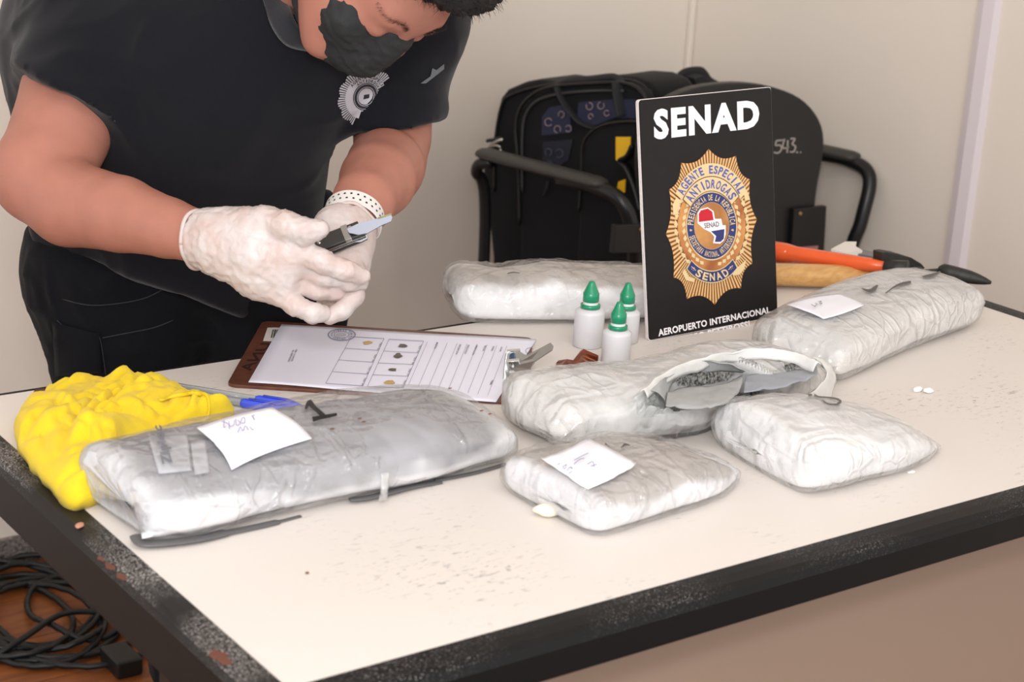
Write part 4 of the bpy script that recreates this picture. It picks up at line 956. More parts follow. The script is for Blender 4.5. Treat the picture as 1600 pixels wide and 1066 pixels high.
# ---------------- pens ----------------
clear = mat('clear_pen_barrel', (190, 194, 196), .12, spec=.6, alpha=.55); refill = mat('dark_pen_refill', (46, 44, 46), .4); bluep = mat('blue_pen_plastic', (70, 92, 225), .3, spec=.5)
def pen(x0, y0, x1, y1, label):
    a = PZ(x0, y0, .7546); b = PZ(x1, y1, .7546); d = (b - a) / np.linalg.norm(b - a); L2 = .148; a = b - d * L2
    t = empty('ballpoint_pen', a, label, 'pen')
    tube('barrel', [a, a + d * .105], .0040, clear, t, seg=6)
    tube('refill', [a + d * .004, a + d * .100], .0019, refill, t, seg=8)
    tube('cap', [a + d * .098, a + d * .101, a + d * .140, a + d * .148], [.0040, .0050, .0046, .0028], bluep, t, seg=12)
    s = np.array([0, 0, 1.0]) * .0052; tube('cap_clip', [a + d * .140 + s * .8, a + d * .132 + s * 1.1, a + d * .106 + s * 1.05], .0011, bluep, t, seg=6, flat=(2, .7)); return t
pen(288, 606, 470, 636, 'clear-barrelled ballpoint pen with blue cap, the one nearer the clipboard')
pen(300, 617, 448, 641, 'clear-barrelled ballpoint pen with blue cap, the one nearer the yellow cloth')

# ---------------- brown plastic pieces ----------------
amber = mat('brown_translucent_plastic', (132, 62, 34), .3, spec=.6, rgb2=(84, 38, 24), vscale=90, coat=.3)
def shard(pts, lift, m, label):
    t_ = [(np.array(PZ(x, y, .7505 + z))) for (x, y, z) in pts]; n = len(t_); V = t_ + [p + np.array([0.0006, .0012, .0016]) for p in t_]
    F = [tuple(range(n)), tuple(range(n, 2 * n))[::-1]] + [(i, (i + 1) % n, n + (i + 1) % n, n + i) for i in range(n)]
    o = mesh_obj('broken_piece', V, F, m, None, smooth=False); tag(o, label, 'fragment'); return o
s1 = shard([(894, 568, 0), (907, 551, .007), (912, 548, .009), (935, 558, .008), (934, 566, .001), (928, 569, 0), (918, 566, .004), (906, 572, 0)], 0, amber, 'folded brown plastic fragment beside the foremost dropper bottle')
s2 = shard([(870, 583, .0), (869, 570, .001), (873, 566, .004), (886, 564, .006), (898, 566, .003), (903, 570, .0), (892, 578, .0)], 0, amber, 'jagged brown plastic fragment beside the clipboard clip')
for (x0, y0, x1, y1) in [(910, 556, 930, 564), (908, 560, 920, 566)]:
    tube('rib', [PZ(x0, y0, .7505 + .009), PZ(x1, y1, .7505 + .006)], .0007, mat('light_brown_rib', (170, 96, 60), .4), s1, seg=5)

# ---------------- hammers ----------------
iron = mat('dark_forged_iron', (62, 62, 60), .5, metal=.5, var=.3, vscale=80, bump=.2, bscale=200); woodh = mat('varnished_wood_handle', (214, 168, 104), .3, rgb2=(196, 146, 84), vscale=14, stretch=(2, 14, 14), coat=.6)
h1 = empty('claw_hammer', PZ(1300, 430, .76), 'hammer with a thick varnished wooden handle lying behind the long right package', 'hammer')
wa = PZ(1180, 428, .768); wb = PZ(1398, 434, .766)
P = [wa + (wb - wa) * t for t in np.linspace(0, 1, 16)]; tube('handle', P, [.015 + .0012 * math.sin(t * 3) for t in np.linspace(0, 1, 16)], woodh, h1, seg=20, flat=(1.25, .95))
dsp = mat('dark_dent', (110, 74, 44), .6)
hA = wb; dh = (wb - wa) / np.linalg.norm(wb - wa); hp = np.array([-dh[1], dh[0], 0])
tube('head', [hA - dh * .004, hA + dh * .004, hA + dh * .034, hA + dh * .040], [.013, .0165, .0165, .013], iron, h1, seg=8)
tube('hammer_face', [hA + dh * .019 + hp * .014, hA + dh * .019 + hp * .022, hA + dh * .019 + hp * .046, hA + dh * .019 + hp * .048], [.012, .0125, .0135, .012], iron, h1, seg=14)
pt = PZ(1549, 442, .772); P = crv([hA + dh * .03, hA + dh * .07 + hp * .0 + np.array([0, 0, .006]), (hA + pt) / 2 + np.array([0.01, .004, .010]), pt], 6)
tube('spike', P, np.interp(np.linspace(0, 1, len(P)), [0, .85, 1], [.013, .009, .002]), iron, h1, seg=8, flat=(1, .9))
orange = mat('orange_painted_steel', (238, 98, 44), .35, spec=.5, coat=.4, var=.06, vscale=30)
h2 = empty('masonry_hammer', PZ(1300, 405, .77), 'hammer with an orange hexagonal handle and curved dark pick head', 'hammer')
oa = PZ(1190, 390, .778); ob = PZ(1392, 418, .790)
dO = (ob - oa) / np.linalg.norm(ob - oa)
tube('handle', [oa, oa + dO * .028, oa + dO * .036, oa + dO * .05, ob - dO * .03, ob], [.0145, .0145, .0140, .0115, .0095, .0060], orange, h2, seg=6)
bm = bmesh.new(); bmesh.ops.create_icosphere(bm, subdivisions=2, radius=1); hp_ = PD(1225, 391, 1.0)
lc = oa + dO * .03 + np.array([-.004, -.013, .003])
for v in bm.verts: v.co = Vector((lc[0] + v.co.x * .0035, lc[1] + v.co.y * .0018, lc[2] + v.co.z * .004))
bm_obj('white_plug', bm, wht, h2, smooth=True)
tube('socket', [ob - dO * .008, ob + dO * .022], [.010, .013], iron, h2, seg=6)
# white torn card and grey blade behind the handles
bag_o = None
def slab(name, pts, z0, z1, m, label, cat):
    n = len(pts); V = [PZ(x, y, z0) for x, y in pts] + [PZ(x, y, z0) + np.array([0, 0, z1 - z0]) for x, y in pts]
    F = [tuple(range(n))[::-1], tuple(range(n, 2 * n))] + [(i, (i + 1) % n, n + (i + 1) % n, n + i) for i in range(n)]
    o = mesh_obj(name, V, F, m, None, smooth=False); bmx = bmesh.new(); bmx.from_mesh(o.data); bmesh.ops.recalc_face_normals(bmx, faces=bmx.faces[:]); bmx.to_mesh(o.data); bmx.free(); tag(o, label, cat); return o
slab('torn_card', [(1296, 410), (1318, 398), (1336, 398), (1334, 405), (1345, 412), (1320, 416)], .7505, .770, mat('white_card', (232, 226, 220), .8), 'white torn card scrap behind the orange hammer handle', 'card')
slab('scraper_blade', [(1336, 404), (1378, 414), (1374, 420), (1334, 412)], .7505, .766, mat('grey_steel_scraper', (128, 130, 134), .4, metal=.6), 'grey steel blade behind the orange hammer handle', 'tool')

# ---------------- yellow cloth ----------------
foot = [(30, 705), (36, 668), (60, 640), (100, 620), (150, 618), (200, 614), (250, 620), (300, 640), (340, 655), (362, 662), (345, 674), (290, 688), (240, 704), (195, 735), (165, 780), (130, 799), (108, 797), (88, 780), (52, 742)]
P = crv([(*PZ(x, y)[:2], 0) for x, y in foot], 8, True); n = len(P); cen = P.mean(0); k = 70; V = []; F = []
for j in range(k):
    s = j / (k - 1)
    for i in range(n): V.append(cen + (P[i] - cen) * s)
V = np.array(V); S = np.repeat(np.linspace(0, 1, k), n)
fd = PZ(250, 620) - PZ(60, 745); a = -math.atan2(fd[1], fd[0]); D2 = V[:, :2] @ np.array([[math.cos(a), -math.sin(a)], [math.sin(a), math.cos(a)]]).T
W2 = np.stack([D2[:, 0] * .38, D2[:, 1], 0 * D2[:, 0]], 1); W2[:, 1] += .012 * noise(V, 14, 3) + .008 * noise(V, 30, 9)
prof = np.clip(1 - S ** 5, 0, 1) ** .5
rid = crease(W2, 46, 31); rid2 = crease(W2, 110, 37)
hgt = prof * (.040 + .006 * noise(V, 12, 7) - .0075 * rid - .0030 * rid2 + .0016 * noise(V, 90, 8))
hol = PZ(290, 655, .79); r2 = np.hypot((V[:, 0] - hol[0]) / .045, (V[:, 1] - hol[1]) / .016)
hgt -= prof * .024 * np.exp(-r2 ** 4)
V[:, 2] = .7508 + np.maximum(hgt, 0)
V[:, :2] += (V[:, :2] - cen[:2]) / (np.linalg.norm(V[:, :2] - cen[:2], axis=1)[:, None] + 1e-6) * (np.sin(np.clip(prof, 0, 1) * math.pi) * .006 * (S > .6))[:, None] + .0022 * np.stack([noise(V, 60, 41), noise(V, 60, 42)], 1) * (S[:, None] > .3)
for j in range(k - 1):
    for i in range(n): q = j * n + i; w_ = j * n + (i + 1) % n; F.append((q, w_, w_ + n, q + n))
yc = mat('yellow_cotton', (232, 204, 34), .9, sheen=.1, bump=.25, bscale=900, rgb2=(228, 196, 30), vscale=16)
cloth = mesh_obj('yellow_cloth', V, F, yc); tag(cloth, 'crumpled yellow cotton cloth at the left corner of the desk', 'cloth'); sd = cloth.modifiers.new('t', 'SOLIDIFY'); sd.thickness = .0012; sd.offset = -1
# hem seam and collar ridge
BY = bvh_of(cloth)
sea = [(250, 628), (285, 618), (318, 618), (325, 634), (322, 655)]
pp = [drop(BY, x, y, .0016) for x, y in [(q[0], q[1]) for q in crv([(a, b, 0) for a, b in sea], 6)[:, :2]]]; pp = [np.array(p) for p in pp if p is not None]
if len(pp) > 3: tube('hem_seam', pp, .0016, mat('yellow_cotton_rib', (226, 198, 36), .8), cloth, seg=6, flat=(1.6, .7))
# ---------------- chair behind the desk, its back to us ----------------
fv = np.array([-0.224, 0.975, 0]); rv = np.array([1.0, 0.0, 0])
An = PZ(945, 288, .73); Ln = .29; Wd = .618
chm = mat('black_chair_metal', (24, 24, 25), .32, spec=.5); chp = mat('black_chair_plastic', (36, 36, 37), .42, spec=.45); padm = mat('dark_grey_arm_pad', (58, 57, 54), .5)
chair = empty('office_chair', (An + rv * Wd / 2 + fv * .2) * np.array([1, 1, 0]), 'black tube-framed armchair numbered on its shell, its back turned to us, bags on the seat', 'chair')
def lp(o, r_, f_, z): p = o + rv * r_ + fv * f_; return np.array([p[0], p[1], z])
for s, side in ((0, -1), (Wd, 1)):
    a0 = lp(An, s, 0.0, .73); a1 = lp(An, s, Ln, .735)
    P = [a0 + (a1 - a0) * t for t in (0, .02, .06, .5, .94, .98, 1)]
    V, F = tube_geo(P, [.006, .014, .017, .017, .017, .014, .006], 12, flat=(1.35, .62)); mesh_obj('arm_pad', V, F, padm, chair)
    inn = -side * .03
    P = crv([lp(An, s, .10, .722), lp(An, s, .02, .722), lp(An, s + inn * .3, -.035, .700), lp(An, s + inn, -.045, .62), lp(An, s + inn * 1.4, -.035, .50), lp(An, s + inn * 1.4, -.03, .02)], 8)
    tube('arm_frame', P, .0135, chm, chair, seg=12)
    P = crv([lp(An, s, .26, .722), lp(An, s, .295, .70), lp(An, s + inn, .30, .6), lp(An, s + inn * 1.4, .31, .02)], 8)
    tube('arm_frame', P, .011, chm, chair, seg=10)
bm = box_bm((0.06, -.02, .42), (Wd - .06, .40, .46), .02, 3)
M = Matrix([[rv[0], fv[0], 0, An[0]], [rv[1], fv[1], 0, An[1]], [0, 0, 1, 0], [0, 0, 0, 1]])
bm_obj('seat', bm, chp, chair, M=M)
tube('cross_bar', [lp(An, .04, 0, .40), lp(An, Wd - .04, 0, .40)], .011, chm, chair)
tube('cross_bar', [lp(An, .04, .31, .40), lp(An, Wd - .04, .31, .40)], .011, chm, chair)
# the shell: outline taken on the plane of the chair's back
BN = np.array([0, 1.0, 0]); pb_ = An + fv * -.05
def onback(x, y, off=0.0, base=None, nrm=None):
    b_ = pb_ if base is None else base; n_ = BN if nrm is None else nrm; d = ray(x, y); t = np.dot(b_ + n_ * off - CAM, n_) / np.dot(d, n_); return CAM + d * t
def thick(name, pts, off, th, m, parent, base=None, nrm=None, bev=0.0, smooth=False):
    n_ = BN if nrm is None else nrm; A_ = [onback(x, y, off, base, nrm) for x, y in pts]; B_ = [p + n_ * th for p in A_]
    bm = bmesh.new(); va = [bm.verts.new(p) for p in A_]; vb = [bm.verts.new(p) for p in B_]; k = len(va)
    bm.faces.new(va); bm.faces.new(vb[::-1])
    for i in range(k): bm.faces.new((va[i], vb[i], vb[(i + 1) % k], va[(i + 1) % k]))
    bmesh.ops.recalc_face_normals(bm, faces=bm.faces[:])
    if bev: bmesh.ops.bevel(bm, geom=[e for e in bm.edges if len(e.link_faces) == 2 and e.calc_face_angle(0) > .9], offset=bev, segments=3, profile=.6, affect='EDGES')
    return bm_obj(name, bm, m, parent, smooth=smooth)
top = crv([(1020, 400), (1008, 320), (1003, 250), (1012, 196), (1040, 160), (1085, 138), (1140, 130), (1180, 131), (1215, 138), (1250, 153), (1275, 178), (1287, 208), (1286, 245), (1278, 290), (1272, 340), (1268, 400)], 5)
thick('back_shell', [tuple(p) for p in crv([(a, b, 0) for a, b in [tuple(q) for q in top[::5]]], 3)[:, :2]], 0, .022, chp, chair, bev=.004)
thick('shell_bracket', [(1236, 392), (1241, 327), (1292, 322), (1288, 392)], -.012, .012, chm, chair, bev=.002)
thick('shell_bracket', [(958, 396), (962, 352), (1020, 350), (1024, 396)], -.012, .012, chm, chair, bev=.002)
for (x, y) in ((1250, 334), (1001, 359)):
    c = onback(x, y, -.0125); bm = bmesh.new(); bmesh.ops.create_icosphere(bm, subdivisions=2, radius=.0045); [setattr(v, 'co', v.co + Vector(c)) for v in bm.verts]; bm_obj('rivet', bm, mat('brass_rivet', (150, 128, 92), .4, metal=.7), chair, smooth=True)
thick('inventory_sticker', [(1252, 392), (1254, 386), (1279, 384), (1277, 392)], -.014, .0008, mat('pink_sticker', (170, 118, 122), .6), chair)
chalk = mat('chalk_paint', (168, 162, 156), .8); V, F = [], []
def bstroke(pts, w_=2.4):
    P = crv([(a, b, 0) for a, b in pts], 5)[:, :2] if len(pts) > 2 else np.array(pts, float); T = np.gradient(P, axis=0); T /= np.linalg.norm(T, axis=1)[:, None]; b0 = len(V)
    for p, t in zip(P, T): n_ = np.array([-t[1], t[0]]) * w_ / 2; V.append(onback(*(p + n_), -.0008)); V.append(onback(*(p - n_), -.0008))
    for i in range(len(P) - 1): q = b0 + 2 * i; F.append((q, q + 1, q + 3, q + 2))
bstroke([(1223, 219), (1213, 220)]); bstroke([(1213, 220), (1212, 227), (1219, 227), (1221, 233), (1216, 239), (1209, 238)])
bstroke([(1199, 220), (1196, 232), (1203, 237)]); bstroke([(1226, 217), (1223, 231), (1233, 230)]); bstroke([(1231, 219), (1230, 239)])
bstroke([(1235, 217), (1242, 217), (1238, 225), (1243, 229), (1240, 237), (1234, 237)]); bstroke([(1244, 238), (1247, 238)]); bstroke([(1250, 238), (1252, 238)])
o = mesh_obj('chalk_number', V, F, chalk, chair, smooth=False); 
# ---------------- bags on the seat ----------------
fab = mat('black_nylon_fabric', (16, 17, 20), .8, sheen=.05, spec=.25, bump=.25, bscale=700); fab2 = mat('black_webbing', (34, 35, 38), .7, bump=.3, bscale=900); pip = mat('black_piping', (14, 14, 15), .45)
nb = np.array([.975, .224, 0]); base = An + nb * .115
case = empty('laptop_bag', (base + fv * .2) * np.array([1, 1, 0]) + np.array([0, 0, .46]), 'black laptop bag with a horseshoe-patterned panel and yellow tag standing on the chair', 'bag')
cout = [(766, 400), (762, 360), (752, 303), (751, 255), (768, 210), (772, 178), (779, 153), (790, 139), (816, 128), (838, 124), (864, 128), (921, 123), (960, 118), (987, 120), (1010, 130), (1023, 147), (1030, 200), (1032, 300), (1030, 400)]
lower = [(1030, 470), (768, 490)]
thick('bag_body', cout + lower, 0.0, .13, fab, case, base=base, nrm=nb, bev=.018, smooth=True)
f2 = [(812, 420), (812, 350), (810, 260), (806, 205), (812, 172), (832, 148), (862, 136), (930, 130), (975, 130), (1000, 142), (1012, 170), (1016, 260), (1014, 420)]
thick('front_compartment', f2, -.030, .035, fab, case, base=base, nrm=nb, bev=.008, smooth=True)
def bcurve(name, pts, r, m, parent, off, flat=None): return tube(name, [onback(p[0], p[1], off, base, nb) for p in crv([(a, b, 0) for a, b in pts], 6)], r, m, parent, seg=8, flat=flat)
bcurve('piping', f2[1:12], .0035, pip, case, -.033)
bcurve('piping', [(772, 300), (774, 220), (784, 165), (800, 148), (850, 134), (930, 127), (985, 126), (1010, 138)], .003, pip, case, -.003)
bcurve('zip', [(816, 300), (816, 215), (822, 178), (842, 156), (880, 146), (930, 142), (975, 142)], .0028, mat('dark_grey_zip', (50, 50, 52), .5), case, -.034)
fp = [(900, 410), (905, 330), (908, 270), (910, 230), (922, 208), (945, 195), (980, 190), (1014, 192), (1016, 410)]
thick('front_pocket', fp, -.062, .034, fab, case, base=base, nrm=nb, bev=.008, smooth=True); bcurve('piping', fp[1:8], .003, pip, case, -.064)
navyf = mat('navy_print_fabric', (32, 36, 62), .7)
thick('patterned_panel', [(846, 212), (847, 182), (858, 168), (889, 162), (893, 207)], -.033, .003, navyf, case, base=base, nrm=nb)
thick('patterned_panel', [(901, 192), (904, 160), (960, 155), (1006, 156), (1006, 186), (960, 184), (930, 196)], -.033, .003, navyf, case, base=base, nrm=nb)
thick('patterned_panel', [(848, 260), (848, 222), (895, 218), (888, 250), (870, 262)], -.033, .003, mat('dark_navy_fabric', (24, 27, 42), .7), case, base=base, nrm=nb)
ring = mat('pinkish_print', (138, 122, 124), .6); ring2 = mat('faded_print', (66, 76, 84), .6)
for i, (x, y, rr) in enumerate([(857, 191, 5.5), (871, 202, 5), (877, 179, 4.5), (888, 201, 4.5), (921, 166, 5), (939, 165, 5), (948, 177, 4), (923, 182, 3.5), (857, 238, 5), (874, 240, 6), (858, 256, 4)]):
    P = [onback(x + rr * math.cos(t), y + rr * 1.1 * math.sin(t), -.0345, base, nb) for t in np.linspace(.6 + i, .6 + i + 5.3, 16)]
    tube('horseshoe_print', P, .0011, ring if i < 8 else ring2, case, seg=5)
bcurve('handle_strap', [(872, 136), (880, 155), (894, 176), (910, 192), (930, 200)], .009, fab2, case, -.036, flat=(1.4, .25))
bcurve('handle_strap', [(966, 128), (968, 150), (974, 182)], .011, fab2, case, -.036, flat=(1.4, .25))
bcurve('carry_handle', [(868, 138), (886, 128), (925, 124), (960, 121), (972, 132)], .007, fab2, case, -.02)
yel = mat('yellow_tag', (226, 178, 22), .5)
thick('luggage_tag', [(962, 214), (985, 214), (984, 240), (966, 252), (962, 250)], -.068, .002, yel, case, base=base, nrm=nb)
thick('luggage_tag', [(963, 302), (966, 284), (977, 280), (976, 301)], -.068, .002, yel, case, base=base, nrm=nb)
bcurve('shoulder_strap', [(990, 228), (982, 244), (970, 252), (980, 262), (992, 290), (1002, 330)], .008, pip, case, -.072, flat=(1.2, .5))
chrome = mat('chrome_hardware', (190, 188, 180), .2, metal=.95)
P = [onback(774 + 9 * math.cos(t), 233 + 6 * math.sin(t), -.03, base, nb) for t in np.linspace(0, 6.0, 18)]; tube('snap_hook', P, .0026, chrome, case, seg=7)
P = [onback(x, y, -.03, base, nb) for x, y in [(764, 232), (770, 224), (778, 220), (786, 218)]]; tube('snap_hook', P, .0034, chrome, case, seg=7)
bcurve('strap_tab', [(762, 220), (774, 218), (785, 216)], .006, fab2, case, -.026, flat=(1, .6))
bcurve('zip_pull', [(857, 283), (855, 295), (851, 306)], .0055, fab2, case, -.04, flat=(1, .4))
# backpack behind
base2 = lp(An, .33, .26, .6); nb2 = BN
pack = empty('backpack', base2 * np.array([1, 1, 0]) + np.array([0, 0, .46]), 'black backpack with a short top loop, on the chair between laptop bag and sign board', 'bag')
thick('pack_body', [(1000, 420), (1010, 200), (1026, 155), (1045, 136), (1075, 126), (1110, 134), (1135, 160), (1150, 300), (1150, 420)], 0, .12, fab, pack, base=base2, nrm=nb2, bev=.016, smooth=True)
P = [onback(x, y, .03, base2, nb2) for x, y in crv([(1062, 136, 0), (1061, 122, 0), (1072, 114, 0), (1092, 112, 0), (1100, 117, 0), (1108, 128, 0), (1122, 136, 0)], 6)[:, :2]]
tube('top_loop', P, .0068, fab2, pack, seg=8, flat=(1.5, .7))
tube('zip', [onback(x, y, -.002, base2, nb2) for x, y in [(1020, 180), (1038, 150), (1070, 138), (1105, 144)]], .003, pip, pack, seg=6)
thick('side_flap', [(1085, 122), (1100, 118), (1124, 133), (1118, 140), (1090, 138)], -.004, .03, fab2, pack, base=base2, nrm=nb2, bev=.003)
thick('pick_head', [(1379, 395), (1388, 394), (1405, 397), (1425, 403), (1440, 412), (1447, 420), (1420, 421), (1402, 415), (1385, 413), (1379, 411)], 0, .018, iron, h2, base=PZ(1384, 408, .795), nrm=BN, bev=.002)
# ---------------- the person behind the desk ----------------
skin = mat('warm_skin', (176, 119, 102), .5, spec=.35, sss=.12, var=.10, vscale=26, bump=.06, bscale=420)
blackc = mat('black_polo_cotton', (17, 18, 24), .9, sheen=.14, spec=.2, bump=.12, bscale=900); trous = mat('black_trouser_twill', (13, 15, 20), .9, spec=.2, sheen=.04, var=.3, vscale=9, bump=.18, bscale=700)
latex = mat('white_latex_glove', (205, 196, 194), .42, spec=.5, sss=.15, rgb2=(196, 176, 170), vscale=36, bump=.25, bscale=120)
hairm = mat('black_hair', (16, 15, 16), .45, spec=.5); maskm = mat('black_face_mask', (40, 41, 42), .8, var=.25, vscale=60, bump=.25, bscale=120)
D = PD
man = empty('person', np.array([D(300, 560, 2.2)[0], 1.93, 0]), 'person in black polo, mask and white gloves bending over the desk with a folding tool', 'person')
def skinned(name, s, m, parent, planes=(), it=2, disp=None, cutf=None):
    V, Q = s.build(planes); V = smooth_mesh(V, Q, it); 
    if disp is not None: N_ = normals(V, Q); V = V + N_ * disp(V, N_)[:, None]
    if cutf is not None: Q = Q[~cutf(V[Q].mean(1))]
    return mesh_obj(name, V, Q, m, parent)
# head frame in camera axes, then in the world
Uc = np.array([.78, .25, .57]); Fc_ = np.array([.36, -.89, .20]); Uc /= np.linalg.norm(Uc); Fc_ -= Uc * (Fc_ @ Uc); Fc_ /= np.linalg.norm(Fc_); Rc = np.cross(Fc_, Uc)
HU, HF, HR = toworld(Uc), toworld(Fc_), toworld(Rc); HC = D(608, -76, 1.86)
def hd(r, f, u): return HC + HR * r + HF * f + HU * u
AX = np.array([HR, HF, HU])
body = SDF(.0042)
body.e(hd(0, -.006, .018), (.076, .094, .100), AX, .03)           # skull
body.e(hd(0, .012, -.045), (.062, .074, .078), AX, .03)           # face
body.e(hd(0, .058, -.078), (.036, .034, .036), AX, .03)           # chin
body.c(hd(.030, .072, .006), hd(-.030, .072, .006), .018, .018, .02)   # brow
body.c(hd(0, .084, -.004), hd(0, .098, -.038), .008, .012, .012)  # nose
body.e(hd(.040, .064, -.040), (.022, .020, .020), AX, .02); body.e(hd(-.040, .064, -.040), (.022, .020, .020), AX, .02)
body.sub(hd(.032, .094, -.014), (.017, .010, .010), AX, .008); body.sub(hd(-.032, .094, -.014), (.017, .010, .010), AX, .008)
for s in (1, -1):
    body.e(hd(s * .031, .080, -.015), (.0125, .0125, .0115), AX, .004)
    body.e(hd(s * .078, -.004, -.016), (.008, .020, .032), AX, .006); body.sub(hd(s * .086, .001, -.014), (.006, .010, .018), AX, .004)
    body.c(hd(s * .074, .004, -.042), hd(s * .030, .066, -.098), .010, .012, .03)
NB = D(440, 0, 2.06)
body.c(hd(0, -.035, -.06), NB, .056, .058, .03)
body.c(D(300, 10, 2.02), D(560, 40, 2.06), .075, .075, .05)
# right arm (left in view)
rs, relb, rwr = D(178, 20, 2.03), D(62, 282, 1.93), D(318, 372, 1.80)
body.chain([(rs, .070), (D(118, 150, 1.99), .060), (D(72, 262, 1.94), .052), (relb, .047)], .006)
body.chain([(relb, .047), (D(110, 318, 1.91), .0465), (D(190, 335, 1.87), .040), (D(262, 356, 1.83), .031), (rwr, .0265), (D(350, 378, 1.78), .025)], .006)
body.e(D(48, 268, 1.93), (.030, .030, .030), None, .03)
# left arm
ls, lelb, lwr = D(640, 20, 2.10), D(608, 258, 2.05), D(548, 350, 1.86)
body.chain([(ls, .062), (D(618, 130, 2.10), .048), (D(613, 215, 2.09), .045), (lelb, .043)], .006)
body.chain([(D(602, 262, 2.02), .0455), (D(590, 282, 1.97), .042), (D(568, 315, 1.90), .033), (lwr, .0265), (D(543, 372, 1.84), .025)], .006)
skinned('body', body, skin, man, it=3)
# polo shirt
sh = SDF(.0055)
TN = toworld
sh.c(D(160, 430, 2.16), D(175, 120, 2.10), .080, .118, .06)
sh.c(D(395, 390, 2.14), D(385, 180, 2.08), .075, .105, .06)
sh.c(D(270, 420, 2.14), D(285, 100, 2.05), .105, .135, .06)
sh.c(D(175, 60, 2.10), D(200, -60, 2.16), .120, .11, .06)
sh.c(D(360, 130, 2.04), D(470, 60, 2.06), .105, .085, .06)
sh.c(D(470, 110, 2.03), D(480, 130, 2.03), .062, .058, .04)
sh.c(D(220, -40, 2.1), D(560, -10, 2.14), .115, .10, .06)
sh.c(D(395, 0, 2.04), D(420, 60, 2.03), .088, .085, .05)
sh.c(D(540, 60, 2.08), D(630, 40, 2.12), .085, .070, .05)
# sleeves
SL = SDF(.005)
SR = SDF(.0055); SR.chain([(D(175, 10, 2.05), .085), (D(130, 110, 1.99), .073), (D(92, 200, 1.962), .0765)], .01)
SLf = SDF(.0055); SLf.chain([(D(640, 20, 2.10), .066), (D(622, 120, 2.09), .058), (D(613, 235, 2.075), .0585)], .01)
ra = D(82, 222, 1.955) - D(140, 90, 2.0); la = D(612, 235, 2.05) - D(624, 80, 2.09)
p_r = D(112, 160, 1.975); p_l = D(614, 192, 2.075)
# hem of the sleeves and of the shirt are cut clean
nr = toworld((-.52, -.86, .10)); nl = toworld((.06, -.97, -.28))
planes = [(D(250, 452, 2.1), toworld((-.32, -.94, .10)))]
fold = lambda V, N_: .0030 * crease(np.stack([(V @ HU) * .5, V @ HF, V @ HR], 1), 11, 4) + .0022 * noise(V, 22, 9) + .0016 * crease(V @ np.array([[.3, 0, 0], [0, 1, 0], [0, 0, 1.0]]), 26, 14)
sh.group(SR, [(p_r, nr)], .03); sh.group(SLf, [(p_l, nl)], .025)
# the neck opening
sh.sub(D(490, -6, 1.94), (.028, .066, .06), np.array([TN((.75, .66, 0)), TN((-.66, .75, 0)), TN((0, 0, 1.0))]), .008)
shirt = skinned('polo_shirt', sh, blackc, man, planes, it=2, disp=fold)
BS = bvh_of(shirt)
def ribbon(name, pts, w0, th, m, parent, bv=BS, off=.003):
    pp = [drop(bv, p[0], p[1], off) for p in crv([(a, b, 0) for a, b in pts], 6)[:, :2]]; pp = [np.array(p) for p in pp if p is not None]
    if len(pp) < 3: return None
    pp = np.array(pp)
    for _ in range(3): pp[1:-1] = (pp[:-2] + 2 * pp[1:-1] + pp[2:]) / 4
    return tube(name, pp, w0, m, parent, seg=8, flat=(1.0, th))
# collar: two leaves folded over
colm = mat('black_collar_rib', (30, 31, 38), .85, sheen=.3, bump=.3, bscale=700)
def leaf(pin, pout, m, parent, name='collar', th=.0028):
    def on(p, off):
        h = drop(BS, p[0], p[1], off, 1); return np.array(h) if h is not None else np.array(D(p[0], p[1], p[2]))
    A_ = crv([on(p, .020) for p in pin], 6); B_ = crv([on(p, .005) for p in pout], 6); V = []; F = []; k = 7
    for a, b in zip(A_, B_):
        for j in range(k): t = j / (k - 1); V.append(a * (1 - t) + b * t + toworld((0, 0, 1)) * .005 * math.sin(math.pi * t))
    for i in range(len(A_) - 1):
        for j in range(k - 1): q = i * k + j; F.append((q, q + 1, q + k + 1, q + k))
    o = mesh_obj(name, V, F, m, parent); sd = o.modifiers.new('t', 'SOLIDIFY'); sd.thickness = th; return o
leaf([(450, -40, 1.93), (452, -10, 1.925), (457, 22, 1.92), (472, 50, 1.925), (490, 72, 1.935)], [(404, -40, 1.95), (412, 0, 1.935), (424, 42, 1.925), (448, 72, 1.925), (486, 82, 1.935)], colm, shirt)
leaf([(490, 74, 1.935), (498, 62, 1.935), (508, 46, 1.94)], [(492, 84, 1.935), (514, 84, 1.94), (534, 74, 1.95)], colm, shirt)
# silver badge print on the chest
silver = mat('silver_print', (178, 174, 180), .5); bdark = mat('badge_dark_print', (34, 32, 42), .6)
bc = np.array([570., 150.]); ux = np.array([31., 9.]) ; uy = np.array([15., -42.])
def sb(x, y, off):
    q = bc + ux * x + uy * y
    h = drop(BS, q[0], q[1], .0015 + off); return np.array(h) if h is not None else np.array(D(q[0], q[1], 2.0))
tp = [(math.sin(t) * 1.25 * r, math.cos(t) * r) for t, r in [(2 * math.pi * k / 12, 1.05 if k % 2 == 0 else 1.0) for k in range(12)]]
def sbmesh(name, polys, m, off):
    V, F = [], []
    for p in polys:
        if all((bc + ux * a + uy * b)[0] * .8 + (bc + ux * a + uy * b)[1] * .6 < 560 for a, b in p):
            b0 = len(V); V += [sb(a, b, off) for a, b in p]; F.append(tuple(range(b0, b0 + len(p))))
    return mesh_obj(name, V, F, m, shirt, smooth=False)
out = []
for k in range(72):
    t0 = 2 * math.pi * k / 72; t1 = t0 + 2 * math.pi / 72 * .62; r = 1 + .09 * abs(math.cos(6 * t0 / 1))
    out.append([(1.2 * .6 * math.sin(t0), .62 * math.cos(t0)), (1.2 * r * math.sin(t0), r * math.cos(t0)), (1.2 * r * math.sin(t1), r * math.cos(t1)), (1.2 * .6 * math.sin(t1), .62 * math.cos(t1))])
sbmesh('badge_print', out, silver, 0)
